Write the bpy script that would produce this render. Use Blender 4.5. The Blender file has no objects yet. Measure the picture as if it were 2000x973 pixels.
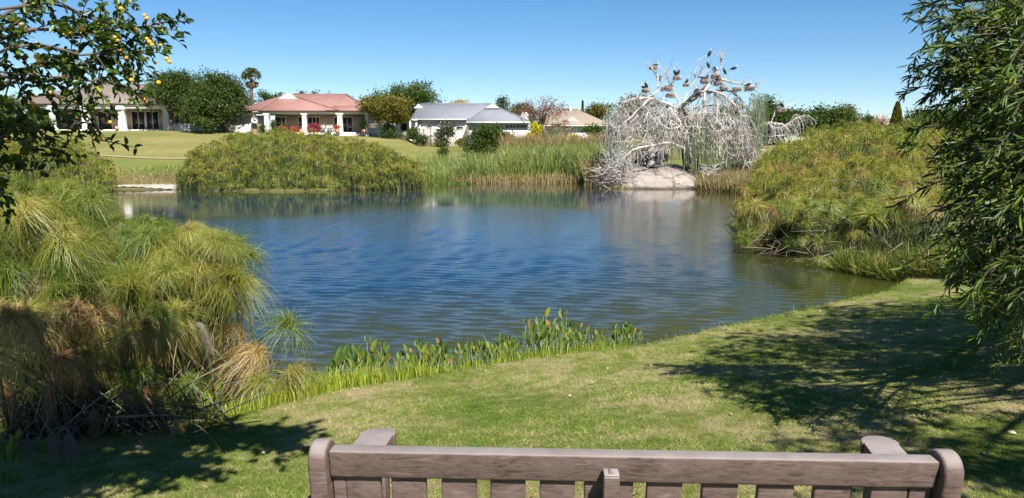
import bpy, math, random
import numpy as np
from mathutils import Vector, Matrix
R = math.radians
rng = np.random.default_rng(7)
random.seed(7)
S = bpy.context.scene
col = S.collection

# ------------------------------------------------------------------ camera, sky, sun, exposure
F = 1482.0; PITCH = R(7.82); CAMZ = 1.6; WZ = -1.3
cam = bpy.data.cameras.new('camera'); camo = bpy.data.objects.new('camera', cam); col.objects.link(camo)
camo.location = (0, 0, CAMZ); camo.rotation_euler = (math.pi/2 - PITCH, 0, 0)
cam.sensor_width = 36; cam.lens = 36*F/2000; cam.clip_start = 0.05; cam.clip_end = 9000
S.camera = camo
SUN_AZ = R(157); SUN_EL = R(47)     # clockwise from +Y
W = bpy.data.worlds.new('World'); S.world = W; W.use_nodes = True
wn = W.node_tree; bg = wn.nodes['Background']
sky = wn.nodes.new('ShaderNodeTexSky'); sky.sky_type = 'NISHITA'; sky.sun_disc = False
sky.sun_elevation = SUN_EL; sky.sun_rotation = SUN_AZ
sky.air_density = 0.8; sky.dust_density = 0.0; sky.ozone_density = 3.0; sky.altitude = 50
hs = wn.nodes.new('ShaderNodeHueSaturation'); hs.inputs['Saturation'].default_value = 1.26; wn.links.new(sky.outputs[0], hs.inputs['Color'])
wn.links.new(hs.outputs[0], bg.inputs[0]); bg.inputs[1].default_value = 0.057
sl = bpy.data.lights.new('sun', 'SUN'); so = bpy.data.objects.new('sun', sl); col.objects.link(so)
sl.energy = 5.0; sl.angle = R(0.5); sl.color = (1, .95, .88)
sdir = Vector((math.sin(SUN_AZ)*math.cos(SUN_EL), math.cos(SUN_AZ)*math.cos(SUN_EL), math.sin(SUN_EL)))
so.rotation_euler = sdir.to_track_quat('Z', 'Y').to_euler()
S.view_settings.view_transform = 'Standard'; S.view_settings.look = 'None'
S.view_settings.exposure = 1.15; S.view_settings.gamma = 1.0
S.view_settings.use_curve_mapping = False
S.cycles.max_bounces = 8; S.cycles.transparent_max_bounces = 8
S.cycles.diffuse_bounces = 3; S.cycles.glossy_bounces = 3
try: S.cycles.use_denoising = True
except Exception: pass

# ------------------------------------------------------------------ helpers
def ray(px, py):
    a = (px-1000)/F; b = (486.5-py)/F
    return np.array([a, math.cos(PITCH)+math.sin(PITCH)*b, -math.sin(PITCH)+math.cos(PITCH)*b])
def at(px, py, Y):
    d = ray(px, py); return np.array([0, 0, CAMZ]) + d*(Y/d[1])
def onz(px, py, z):
    d = ray(px, py); return np.array([0, 0, CAMZ]) + d*((z-CAMZ)/d[2])
def unit(v): return v/np.maximum(np.linalg.norm(v, axis=-1, keepdims=True), 1e-9)
def rdirs(n, g=rng):
    return unit(g.normal(size=(n, 3)))

def bez(P, n=12):
    P = np.array(P, float); k = np.linspace(0, len(P)-1, n); out = []
    for t in k:   # catmull-rom
        i = min(int(t), len(P)-2); f = t-i; p0 = P[max(i-1, 0)]; p1 = P[i]; p2 = P[i+1]; p3 = P[min(i+2, len(P)-1)]
        out.append(.5*((2*p1)+(-p0+p2)*f+(2*p0-5*p1+4*p2-p3)*f*f+(-p0+3*p1-3*p2+p3)*f**3))
    return np.array(out)

class MB:
    def __init__(s): s.v = []; s.f = []; s.r = []; s.n = 0
    def add(s, V, Fc, r=0.5):
        V = np.asarray(V, float).reshape(-1, 3)
        s.v.append(V); s.f.append(np.asarray(Fc, int) + s.n)
        s.r.append(np.broadcast_to(np.asarray(r, float).reshape(-1) if np.ndim(r) else r, (len(V),)).copy())
        s.n += len(V)
    def quads(s, Q, r):            # Q (n,4,3)
        n = len(Q); s.add(Q.reshape(-1, 3), np.arange(4*n).reshape(n, 4), np.repeat(np.broadcast_to(r, (n,)), 4))
    def tris(s, Q, r):
        n = len(Q); s.add(Q.reshape(-1, 3), np.arange(3*n).reshape(n, 3), np.repeat(np.broadcast_to(r, (n,)), 3))
    def box(s, x0, x1, y0, y1, z0, z1, r=.5):
        V = [(x, y, z) for z in (z0, z1) for y in (y0, y1) for x in (x0, x1)]
        s.add(V, [(0,2,3,1),(4,5,7,6),(0,1,5,4),(2,6,7,3),(0,4,6,2),(1,3,7,5)], r)
    def poly(s, pts, r=.5):
        s.add(pts, [list(range(len(pts)))], r)
    def tube(s, P, rad, sides=6, r=.5, cap=True):
        P = np.asarray(P, float); n = len(P); rad = np.broadcast_to(rad, (n,))
        T = unit(np.gradient(P, axis=0)); up = np.array([0.31, 0.17, 0.93])
        if abs(T.mean(0)@up) > .9: up = np.array([1., .1, .05])
        A = unit(np.cross(T, up)); B = np.cross(T, A)
        an = np.linspace(0, 2*math.pi, sides, endpoint=False)
        V = P[:, None] + rad[:, None, None]*(A[:, None]*np.cos(an)[None, :, None] + B[:, None]*np.sin(an)[None, :, None])
        i = np.arange(n-1)[:, None]*sides; j = np.arange(sides)[None]; k = (j+1) % sides
        Fq = np.stack([i+j, i+k, i+sides+k, i+sides+j], -1).reshape(-1, 4)
        s.add(V.reshape(-1, 3), Fq, r)
        if cap:
            s.f.append(np.array([[s.n-sides+q for q in range(sides)]])); s.f.append(np.array([[s.n-n*sides+q for q in range(sides)][::-1]]))
    def ribbon(s, P, w, side, r=.5):   # P (n,k,3), w (n,k), side (n,3) or (n,k,3)
        n, k, _ = P.shape
        if side.ndim == 2: side = side[:, None]
        V = np.stack([P - side*w[..., None]/2, P + side*w[..., None]/2], 2).reshape(n, k*2, 3)
        b = (np.arange(n)*k*2)[:, None, None] + np.arange(k-1)[None, :, None]*2
        Fq = (b + np.array([0, 1, 3, 2])).reshape(-1, 4)
        s.add(V.reshape(-1, 3), Fq, np.repeat(np.broadcast_to(r, (n,)), k*2))
    def leaves(s, P, D, N, L, Wd, r, fold=.3):
        Sd = unit(np.cross(D, N)); N = np.cross(Sd, D); L = L[:, None]; Wd = Wd[:, None]
        tip = P + D*L - N*L*.12
        a = P + D*L*.3 + Sd*Wd*.5 + N*Wd*fold; b = P + D*L*.68 + Sd*Wd*.42 + N*Wd*fold
        c = P + D*L*.3 - Sd*Wd*.5 + N*Wd*fold; d = P + D*L*.68 - Sd*Wd*.42 + N*Wd*fold
        V = np.stack([P, tip, a, b, c, d], 1); n = len(P); o = (np.arange(n)*6)[:, None]
        s.add(V.reshape(-1, 3), np.concatenate([o+np.array([0, 2, 3, 1]), o+np.array([0, 1, 5, 4])]), np.repeat(r, 6))
    def build(s, name, mat, parent=None, origin=None, smooth=False):
        me = bpy.data.meshes.new(name)
        V = np.concatenate(s.v); o = np.zeros(3)
        if origin is not None: o = np.array(origin, float)
        elif parent is not None: o = np.array(parent['wl'])
        V = V - o
        me.vertices.add(len(V)); me.vertices.foreach_set('co', V.ravel().astype(np.float32))
        lens = np.concatenate([np.full(len(f), f.shape[1]) for f in s.f]); idx = np.concatenate([f.ravel() for f in s.f])
        me.loops.add(len(idx)); me.loops.foreach_set('vertex_index', idx.astype(np.int32))
        me.polygons.add(len(lens)); st = np.concatenate([[0], np.cumsum(lens)[:-1]])
        me.polygons.foreach_set('loop_start', st.astype(np.int32)); me.polygons.foreach_set('loop_total', lens.astype(np.int32))
        if smooth: me.polygons.foreach_set('use_smooth', np.ones(len(lens), bool))
        at_ = me.attributes.new('rnd', 'FLOAT', 'POINT'); at_.data.foreach_set('value', np.concatenate(s.r).astype(np.float32))
        me.update(calc_edges=True); me.materials.append(mat)
        ob = bpy.data.objects.new(name, me); col.objects.link(ob)
        if parent is not None:
            ob.parent = parent
            ob['wl'] = list(map(float, o))
            if origin is not None: ob.location = Vector(o) - Vector(parent['wl'])
        else:
            ob.location = o; ob['wl'] = list(map(float, o))
        return ob
def bevel(ob, w, seg=2):
    m = ob.modifiers.new('bevel', 'BEVEL'); m.width = w; m.segments = seg; m.limit_method = 'ANGLE'; m.angle_limit = R(40)
    return ob
def thing(name, label, cat, loc, group=None):
    o = bpy.data.objects.new(name, None); col.objects.link(o); o.location = [float(a) for a in loc]
    o.empty_display_size = .2; o['wl'] = [float(a) for a in loc]; return tag(o, label, cat, group)
def tag(o, label, cat, group=None, kind=None):
    if label: o['label'] = label
    if cat: o['category'] = cat
    if group: o['group'] = group
    if kind: o['kind'] = kind
    return o
def dup(root, loc, rz=0, sc=1, label=None, group=None):
    r = root.copy(); col.objects.link(r); r.location = [float(a) for a in loc]; r.rotation_euler = (0, 0, rz); r.scale = (sc, sc, sc)
    if label: r['label'] = label
    if group: r['group'] = group
    for ch in list(root.children):
        c = ch.copy(); col.objects.link(c); c.parent = r
        for g in list(ch.children):
            d = g.copy(); col.objects.link(d); d.parent = c
    return r

# ------------------------------------------------------------------ materials
def mat(name):
    m = bpy.data.materials.new(name); m.use_nodes = True; nt = m.node_tree
    for n in list(nt.nodes):
        if n.type != 'OUTPUT_MATERIAL': nt.nodes.remove(n)
    return m, nt, nt.nodes.get('Material Output')
def N_(nt, t, **k):
    n = nt.nodes.new(t)
    for a, b in k.items(): setattr(n, a, b)
    return n
def ramp(nt, stops):
    n = nt.nodes.new('ShaderNodeValToRGB'); e = n.color_ramp.elements
    while len(e) < len(stops): e.new(.5)
    for q, (p, c) in zip(e, stops): q.position = p; q.color = (*c, 1)
    return n
def noise(nt, scale, detail=4, rough=.6, vec=None, dist=0):
    n = nt.nodes.new('ShaderNodeTexNoise'); n.inputs['Scale'].default_value = scale; n.inputs['Detail'].default_value = detail
    n.inputs['Roughness'].default_value = rough; n.inputs['Distortion'].default_value = dist
    if vec is not None: nt.links.new(vec, n.inputs['Vector'])
    return n
def coords(nt, kind='Object', scale=(1, 1, 1), rot=(0, 0, 0)):
    t = nt.nodes.new('ShaderNodeTexCoord'); m = nt.nodes.new('ShaderNodeMapping')
    m.inputs['Scale'].default_value = scale; m.inputs['Rotation'].default_value = rot
    nt.links.new(t.outputs[kind], m.inputs[0]); return m.outputs[0]
def geo_pos(nt, scale=(1, 1, 1), rot=(0, 0, 0)):
    t = nt.nodes.new('ShaderNodeNewGeometry'); m = nt.nodes.new('ShaderNodeMapping')
    m.inputs['Scale'].default_value = scale; m.inputs['Rotation'].default_value = rot
    nt.links.new(t.outputs['Position'], m.inputs[0]); return m.outputs[0]
def math_(nt, op, a, b=None, clamp=False):
    n = nt.nodes.new('ShaderNodeMath'); n.operation = op; n.use_clamp = clamp
    for i, v in enumerate((a, b)):
        if v is None: continue
        if isinstance(v, (int, float)): n.inputs[i].default_value = v
        else: nt.links.new(v, n.inputs[i])
    return n.outputs[0]
def mixc(nt, fac, a, b, mode='MIX'):
    n = nt.nodes.new('ShaderNodeMix'); n.data_type = 'RGBA'; n.blend_type = mode
    for i, v in ((0, fac), (6, a), (7, b)):
        if isinstance(v, (int, float)): n.inputs[i].default_value = v
        elif isinstance(v, tuple): n.inputs[i].default_value = (*v, 1)
        else: nt.links.new(v, n.inputs[i])
    return n.outputs[2]
def leaf_mat(name, stops, transl=.35, gloss=.012, objvar=0.0, rough=.45, noise_scale=None, tcol=None):
    m, nt, out = mat(name)
    a = N_(nt, 'ShaderNodeAttribute', attribute_name='rnd')
    v = a.outputs['Fac']
    if noise_scale:
        nz = noise(nt, noise_scale, 3, .6, geo_pos(nt)); v = math_(nt, 'ADD', v, math_(nt, 'MULTIPLY', math_(nt, 'SUBTRACT', nz.outputs[0], .5), .9), True)
    if objvar:
        oi = N_(nt, 'ShaderNodeObjectInfo'); v = math_(nt, 'ADD', v, math_(nt, 'MULTIPLY', math_(nt, 'SUBTRACT', oi.outputs['Random'], .5), objvar), True)
    rp = ramp(nt, stops); nt.links.new(v, rp.inputs[0]); c = rp.outputs[0]
    d = N_(nt, 'ShaderNodeBsdfDiffuse'); nt.links.new(c, d.inputs[0])
    t = N_(nt, 'ShaderNodeBsdfTranslucent')
    tc = mixc(nt, .5, c, mixc(nt, 1.0, c, (1.3, 1.25, .5), 'MULTIPLY')); nt.links.new(tc, t.inputs[0])
    mx = N_(nt, 'ShaderNodeMixShader'); mx.inputs[0].default_value = transl
    nt.links.new(d.outputs[0], mx.inputs[1]); nt.links.new(t.outputs[0], mx.inputs[2])
    g = N_(nt, 'ShaderNodeBsdfGlossy'); g.inputs['Roughness'].default_value = rough; g.inputs[0].default_value = (.9, .95, 1, 1)
    m2 = N_(nt, 'ShaderNodeMixShader'); m2.inputs[0].default_value = gloss
    nt.links.new(mx.outputs[0], m2.inputs[1]); nt.links.new(g.outputs[0], m2.inputs[2]); nt.links.new(m2.outputs[0], out.inputs[0])
    return m
def solid(name, stops, scale=3, rough=.8, bump=.0, bscale=20, detail=4, spec=.3, stretch=(1, 1, 1), metallic=0, useattr=False):
    m, nt, out = mat(name); p = N_(nt, 'ShaderNodeBsdfPrincipled')
    vec = coords(nt, 'Object', stretch); nz = noise(nt, scale, detail, .65, vec); v = nz.outputs[0]
    if useattr:
        a = N_(nt, 'ShaderNodeAttribute', attribute_name='rnd'); v = math_(nt, 'ADD', math_(nt, 'MULTIPLY', v, .6), math_(nt, 'MULTIPLY', a.outputs['Fac'], .4))
    rp = ramp(nt, stops); nt.links.new(v, rp.inputs[0]); nt.links.new(rp.outputs[0], p.inputs['Base Color'])
    p.inputs['Roughness'].default_value = rough; p.inputs['Specular IOR Level'].default_value = spec; p.inputs['Metallic'].default_value = metallic
    if bump:
        b = N_(nt, 'ShaderNodeBump'); b.inputs['Strength'].default_value = bump; b.inputs['Distance'].default_value = .02
        n2 = noise(nt, bscale, 5, .7, vec); nt.links.new(n2.outputs[0], b.inputs['Height']); nt.links.new(b.outputs[0], p.inputs['Normal'])
    nt.links.new(p.outputs[0], out.inputs[0]); return m

M = {}
M['white'] = solid('white_plaster', [(.35, (.56, .55, .53)), (.65, (.66, .65, .63))], .8, .8, .1, 30)
M['cream'] = solid('cream_plaster', [(.35, (.62, .55, .49)), (.65, (.68, .61, .55))], .8, .85, .1, 30)
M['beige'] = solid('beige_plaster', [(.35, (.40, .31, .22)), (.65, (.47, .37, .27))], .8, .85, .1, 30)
M['frame'] = solid('window_frame_paint', [(.4, (.62, .61, .58)), (.6, (.7, .69, .66))], 2, .5)
M['glass'] = solid('dark_window_glass', [(.4, (.012, .014, .018)), (.6, (.03, .032, .035))], .4, .06, spec=.6)
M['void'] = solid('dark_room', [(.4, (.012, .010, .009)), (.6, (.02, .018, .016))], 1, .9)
M['terracotta'] = solid('terracotta', [(.35, (.42, .19, .11)), (.65, (.55, .29, .18))], 6, .8)
M['iron'] = solid('dark_iron', [(.35, (.03, .035, .035)), (.65, (.05, .055, .05))], 5, .5)
M['bark'] = solid('bark', [(.3, (.05, .038, .028)), (.7, (.15, .12, .09))], 6, .9, .8, 30, stretch=(1, 1, .3))
M['guano'] = solid('guano_bark', [(.32, (.10, .085, .07)), (.44, (.34, .31, .28)), (.7, (.52, .495, .46))], 2.2, .9, .6, 14)
M['darkbark'] = solid('dark_wet_bark', [(.35, (.035, .028, .024)), (.6, (.08, .065, .055)), (.68, (.5, .47, .44))], 1.6, .9, .6, 14)
M['nest'] = solid('nest_twigs', [(.3, (.16, .12, .09)), (.7, (.50, .42, .36))], 5, .9, .5, 20, useattr=True)
M['dry'] = leaf_mat('dry_stalk', [(0, (.05, .035, .022)), (.5, (.13, .095, .06)), (1, (.32, .26, .19))], .1, .03)
def tile_mat(name, a, b, pitch=.33):
    m, nt, out = mat(name); p = N_(nt, 'ShaderNodeBsdfPrincipled'); pos = coords(nt, 'Object')
    nz = noise(nt, .5, 6, .7, pos); n2 = noise(nt, 6, 2, .6, pos)
    v = math_(nt, 'ADD', math_(nt, 'MULTIPLY', nz.outputs[0], .65), math_(nt, 'MULTIPLY', n2.outputs[0], .35))
    rp = ramp(nt, [(.34, a), (.62, b)]); nt.links.new(v, rp.inputs[0])
    sx = N_(nt, 'ShaderNodeSeparateXYZ'); nt.links.new(pos, sx.inputs[0])
    h = math_(nt, 'FRACT', math_(nt, 'MULTIPLY', sx.outputs[2], 1/(pitch*.42)))
    bu = N_(nt, 'ShaderNodeBump'); bu.inputs['Strength'].default_value = .9; bu.inputs['Distance'].default_value = .06
    nt.links.new(h, bu.inputs['Height']); nt.links.new(bu.outputs[0], p.inputs['Normal'])
    ln = math_(nt, 'GREATER_THAN', h, .86)
    c = mixc(nt, math_(nt, 'MULTIPLY', ln, .35), rp.outputs[0], (.05, .045, .045)); nt.links.new(c, p.inputs['Base Color'])
    p.inputs['Roughness'].default_value = .75; nt.links.new(p.outputs[0], out.inputs[0]); return m
M['tile_brown'] = tile_mat('brown_roof_tiles', (.15, .118, .098), (.22, .178, .150))
M['tile_red'] = tile_mat('faded_red_roof_tiles', (.20, .098, .080), (.28, .150, .125))
M['tile_grey'] = tile_mat('blue_grey_roof_tiles', (.145, .155, .175), (.195, .21, .235))
M['tile_tan'] = tile_mat('tan_roof_tiles', (.20, .16, .115), (.27, .22, .16))

G_ = dict
M['lf_dark'] = leaf_mat('dark_green_leaves', [(0, (.018, .036, .008)), (.5, (.045, .078, .014)), (1, (.10, .13, .025))])
M['lf_mid'] = leaf_mat('mid_green_leaves', [(0, (.025, .05, .010)), (.5, (.06, .10, .018)), (1, (.12, .16, .03))])
M['lf_olive'] = leaf_mat('olive_leaves', [(0, (.05, .06, .012)), (.5, (.13, .12, .02)), (1, (.24, .19, .03))])
M['lf_yellow'] = leaf_mat('autumn_yellow_leaves', [(0, (.12, .10, .015)), (.5, (.32, .22, .02)), (1, (.50, .36, .04))])
M['lf_gold'] = leaf_mat('bright_yellow_shrub_leaves', [(0, (.12, .13, .01)), (.4, (.45, .40, .02)), (1, (.70, .60, .04))])
M['lf_rust'] = leaf_mat('rust_leaves', [(0, (.07, .035, .025)), (.5, (.20, .085, .055)), (1, (.32, .16, .10))])
M['lf_pink'] = leaf_mat('crimson_leaves', [(0, (.12, .02, .03)), (.5, (.32, .05, .07)), (1, (.50, .13, .14))])
M['lf_red'] = leaf_mat('orange_red_flowers', [(0, (.08, .09, .02)), (.35, (.45, .08, .03)), (1, (.65, .16, .08))])
M['lf_grey'] = leaf_mat('grey_green_leaves', [(0, (.08, .10, .055)), (.5, (.16, .19, .12)), (1, (.26, .29, .20))])
M['lf_camellia'] = leaf_mat('leaves_with_pale_flowers', [(0, (.015, .035, .012)), (.72, (.045, .075, .03)), (.80, (.5, .40, .34)), (1, (.7, .62, .55))])
M['lf_palm'] = leaf_mat('palm_leaves', [(0, (.10, .085, .05)), (.5, (.07, .10, .04)), (1, (.15, .17, .08))], .2)
M['lf_palmdry'] = leaf_mat('dry_palm_skirt', [(0, (.13, .09, .06)), (1, (.34, .25, .16))], .2)
M['pap_far'] = leaf_mat('far_papyrus_rays', [(0, (.035, .055, .008)), (.40, (.14, .175, .022)), (.72, (.27, .28, .032)), (.9, (.34, .29, .06)), (1, (.26, .15, .06))], .35, .03, noise_scale=.35)
M['pap_near'] = leaf_mat('papyrus_rays', [(0, (.07, .13, .012)), (.35, (.15, .205, .024)), (.65, (.27, .285, .036)), (1, (.42, .34, .10))], .35, .04, objvar=.7)
M['pap_gold'] = leaf_mat('golden_papyrus_rays', [(0, (.20, .13, .04)), (.5, (.40, .27, .09)), (1, (.55, .42, .18))], .3, .03, objvar=.3)
M['pap_dry'] = leaf_mat('dry_papyrus_rays', [(0, (.13, .065, .025)), (.5, (.28, .16, .06)), (1, (.42, .30, .14))], .3, .03, objvar=.5)
M['pap_grey'] = leaf_mat('grey_dead_papyrus_rays', [(0, (.10, .085, .07)), (1, (.28, .24, .20))], .2, .03)
M['stem'] = leaf_mat('papyrus_stems', [(0, (.02, .035, .010)), (.5, (.06, .09, .02)), (1, (.16, .18, .05))], .05, .08, objvar=.6)
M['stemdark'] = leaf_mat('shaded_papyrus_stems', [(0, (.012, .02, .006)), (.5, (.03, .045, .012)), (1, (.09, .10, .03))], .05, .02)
M['bankgrass'] = leaf_mat('bank_grass_blades', [(0, (.04, .07, .012)), (.5, (.12, .16, .022)), (.8, (.24, .26, .04)), (1, (.28, .20, .08))], .3, .02, noise_scale=.8)
M['reed'] = leaf_mat('reed_blades', [(0, (.07, .11, .02)), (.45, (.17, .22, .035)), (.7, (.27, .29, .06)), (.86, (.30, .22, .09)), (1, (.20, .11, .045))], .3, .04, noise_scale=.18)
M['willow'] = leaf_mat('willow_strands', [(0, (.07, .09, .05)), (.5, (.14, .17, .09)), (1, (.22, .25, .15))], .3, .03)
M['citrus'] = leaf_mat('citrus_leaves', [(0, (.014, .032, .007)), (.45, (.04, .085, .012)), (.8, (.12, .19, .018)), (1, (.30, .32, .025))], .4, .025, rough=.4)
M['bottle'] = leaf_mat('narrow_evergreen_leaves', [(0, (.02, .042, .009)), (.5, (.075, .13, .018)), (.85, (.18, .25, .03)), (1, (.30, .33, .045))], .35, .025, rough=.45)
M['weed'] = leaf_mat('water_plant_leaves', [(0, (.05, .10, .012)), (.5, (.11, .19, .018)), (.75, (.24, .28, .03)), (.9, (.36, .24, .04)), (1, (.30, .13, .04))], .35, .06, objvar=.3)

# ------------------------------------------------------------------ pond outline and terrain
def P2(px, py): q = onz(px, py, WZ); return (q[0], q[1])
pond = [(-6.8, 7.0), P2(200, 868), P2(400, 835), P2(640, 772), P2(830, 742), P2(1000, 712), P2(1120, 697), P2(1250, 682), P2(1430, 640), P2(1600, 603), P2(1725, 575),
        P2(1760, 552), (9.2, 18.4), (7.8, 19.3), (7.6, 23), (9.2, 29), (12.2, 38), P2(1450, 379), P2(1400, 374), (12.6, 50.6), (9.5, 50.0), (6.6, 50.6), P2(1175, 368), P2(1150, 362),
        (6.5, 57.5), P2(1000, 357), P2(830, 356), (-7.5, 53), P2(815, 369), P2(700, 373), P2(560, 375), P2(420, 374), P2(340, 371), P2(230, 371), P2(150, 369),
        (-28, 44), (-22, 34), (-15.5, 24), (-10.5, 14), (-8.3, 10)]
pond = np.array(pond)
def sdist(X, Y):
    P = np.stack([X, Y], -1); d = np.full(X.shape, 1e9); inside = np.zeros(X.shape, bool)
    for i in range(len(pond)):
        a = pond[i]; b = pond[(i+1) % len(pond)]; ab = b-a
        t = np.clip(((P-a)@ab)/(ab@ab), 0, 1); q = a + t[..., None]*ab
        d = np.minimum(d, np.linalg.norm(P-q, axis=-1))
        c = ((a[1] > Y) != (b[1] > Y)) & (X < (b[0]-a[0])*(Y-a[1])/(b[1]-a[1]+1e-12) + a[0])
        inside ^= c
    return np.where(inside, -d, d)
def sstep(a, b, x): t = np.clip((x-a)/(b-a), 0, 1); return t*t*(3-2*t)
def wob(X, Y, s, k=0): return (np.sin(X*s+1.3+k)*np.cos(Y*s*1.13+.7*k) + .5*np.sin(X*s*2.3+Y*s*1.7+k))*.5
def gz(X, Y):
    X = np.asarray(X, float); Y = np.asarray(Y, float); t = sdist(X, Y)
    near = np.interp(t, [-6, -.6, 0, .12, 1.5, 4, 7.5, 11, 400], [-1.2, -.35, -.06, .10, .28, .72, 1.22, 1.3, 1.3])
    ang = X/np.maximum(Y, 1)
    plat = 4.7 - 1.75*sstep(-.155, -.118, ang) + .3*sstep(.25, .4, ang)
    u = np.interp(t, [12, 24, 34, 46, 60], [0, .38, .72, .97, 1]); 
    far = np.interp(t, [-6, -.6, 0, .4, 4, 7, 12], [-1.2, -.35, -.05, .12, .5, 1.12, 1.42]) + u*(plat-1.42)
    w = sstep(20, 42, Y)
    z = WZ + near*(1-w) + far*w
    out = sstep(.3, 3, t)
    z += out*(wob(X, Y, .9)*.018*(1-w) + wob(X, Y, .22, 2)*.10*w + wob(X, Y, 3.1, 1)*.006*(1-w))
    return z
def g1(x, y): return float(gz(np.array([x]), np.array([y]))[0])
xs = np.unique(np.concatenate([np.linspace(-6000, -300, 8), np.linspace(-300, -80, 23), np.linspace(-80, -12, 90), np.linspace(-12, 14, 190), np.linspace(14, 80, 90), np.linspace(80, 300, 23), np.linspace(300, 6000, 8)]))
ys = np.unique(np.concatenate([np.linspace(-3000, -50, 6), np.linspace(-50, -2, 20), np.linspace(-2, 20, 170), np.linspace(20, 110, 180), np.linspace(110, 300, 30), np.linspace(300, 7000, 10)]))
X, Y = np.meshgrid(xs, ys); Z = gz(X, Y)
nx, ny = len(xs), len(ys)
g = MB(); ii = (np.arange(ny-1)[:, None]*nx + np.arange(nx-1)[None]).ravel()
g.add(np.stack([X, Y, Z], -1).reshape(-1, 3), np.stack([ii, ii+1, ii+nx+1, ii+nx], -1), 0.5)
m, nt, out = mat('lawn_ground'); p = N_(nt, 'ShaderNodeBsdfPrincipled'); pos = geo_pos(nt)
def lawn_fac(nt, pos):
    a = noise(nt, .8, 4, .6, pos); b = noise(nt, 4.5, 5, .75, pos)
    return math_(nt, 'ADD', math_(nt, 'MULTIPLY', a.outputs[0], .5), math_(nt, 'MULTIPLY', b.outputs[0], .5))
fac = lawn_fac(nt, pos); fine = noise(nt, 38, 5, .75, pos)
rp = ramp(nt, [(.36, (.08, .11, .022)), (.48, (.15, .16, .045)), (.56, (.25, .21, .11)), (.66, (.30, .23, .155))]); nt.links.new(fac, rp.inputs[0])
rf = ramp(nt, [(.25, (.45, .45, .40)), (.75, (1.5, 1.5, 1.4))]); nt.links.new(fine.outputs[0], rf.inputs[0])
cn = mixc(nt, 1.0, rp.outputs[0], rf.outputs[0], 'MULTIPLY')
fa = noise(nt, .09, 5, .6, pos); fb = noise(nt, 1.3, 5, .8, geo_pos(nt, (1, .35, 1)))
ff = math_(nt, 'ADD', math_(nt, 'MULTIPLY', fa.outputs[0], .6), math_(nt, 'MULTIPLY', fb.outputs[0], .4))
rfar = ramp(nt, [(.36, (.095, .115, .028)), (.50, (.165, .165, .05)), (.62, (.23, .195, .085))]); nt.links.new(ff, rfar.inputs[0])
sx = N_(nt, 'ShaderNodeSeparateXYZ'); nt.links.new(pos, sx.inputs[0])
mr = N_(nt, 'ShaderNodeMapRange'); mr.inputs['From Min'].default_value = 22; mr.inputs['From Max'].default_value = 45; nt.links.new(sx.outputs[1], mr.inputs[0])
c = mixc(nt, mr.outputs[0], cn, rfar.outputs[0])
# greener strip of lawn between water and path on the far bank, mud below the waterline
ms = N_(nt, 'ShaderNodeMapRange'); ms.inputs['From Min'].default_value = .9; ms.inputs['From Max'].default_value = .1; nt.links.new(sx.outputs[2], ms.inputs[0])
c = mixc(nt, math_(nt, 'MULTIPLY', math_(nt, 'MULTIPLY', ms.outputs[0], mr.outputs[0]), .75), c, (.125, .15, .035))
mw = N_(nt, 'ShaderNodeMapRange'); mw.inputs['From Min'].default_value = WZ+.10; mw.inputs['From Max'].default_value = WZ+.02; nt.links.new(sx.outputs[2], mw.inputs[0])
c = mixc(nt, mw.outputs[0], c, (.09, .07, .045))
nt.links.new(c, p.inputs['Base Color']); p.inputs['Roughness'].default_value = .95; p.inputs['Specular IOR Level'].default_value = .1
bu = N_(nt, 'ShaderNodeBump'); bu.inputs['Strength'].default_value = .8; bu.inputs['Distance'].default_value = .03; nt.links.new(fine.outputs[0], bu.inputs['Height']); nt.links.new(bu.outputs[0], p.inputs['Normal'])
nt.links.new(p.outputs[0], out.inputs[0]); M['ground'] = m
tag(g.build('ground', m, smooth=True), None, None, kind='structure')

# water
m, nt, out = mat('pond_water'); p = N_(nt, 'ShaderNodeBsdfPrincipled')
pos = geo_pos(nt)
p.inputs['Base Color'].default_value = (.011, .030, .048, 1); p.inputs['Roughness'].default_value = .05; p.inputs['IOR'].default_value = 1.5
p.inputs['Specular IOR Level'].default_value = .5
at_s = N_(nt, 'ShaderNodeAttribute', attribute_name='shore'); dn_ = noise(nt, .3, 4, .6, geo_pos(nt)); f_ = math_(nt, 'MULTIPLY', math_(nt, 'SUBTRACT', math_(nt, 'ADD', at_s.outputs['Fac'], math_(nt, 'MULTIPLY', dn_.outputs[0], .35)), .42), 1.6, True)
nt.links.new(mixc(nt, f_, (.008, .030, .060), (.036, .040, .009)), p.inputs['Base Color'])  # olive shallows, with the reflection of the papyrus banks painted into the colour
w1 = noise(nt, 1.0, 3, .6, geo_pos(nt, (3.5, 15, 1), (0, 0, R(-6))), .3)
bu = N_(nt, 'ShaderNodeBump'); bu.inputs['Distance'].default_value = .010; at_w = N_(nt, 'ShaderNodeAttribute', attribute_name='rnd'); nt.links.new(at_w.outputs['Fac'], bu.inputs['Strength']); nt.links.new(w1.outputs[0], bu.inputs['Height']); nt.links.new(bu.outputs[0], p.inputs['Normal'])
nt.links.new(p.outputs[0], out.inputs[0])
wy = [2.0]
while wy[-1] < 70: wy.append(wy[-1]+max(.03, .0036*wy[-1]))
wy = np.array(wy); wx = np.unique(np.concatenate([np.linspace(-45, -26, 60), np.arange(-26, -9, .12), np.arange(-9, 9, .085), np.arange(9, 15, .12), np.linspace(15, 30, 40)]))
WXg, WYg = np.meshgrid(wx, wy); Hw = np.zeros_like(WXg); rwv = np.random.default_rng(31)
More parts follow.
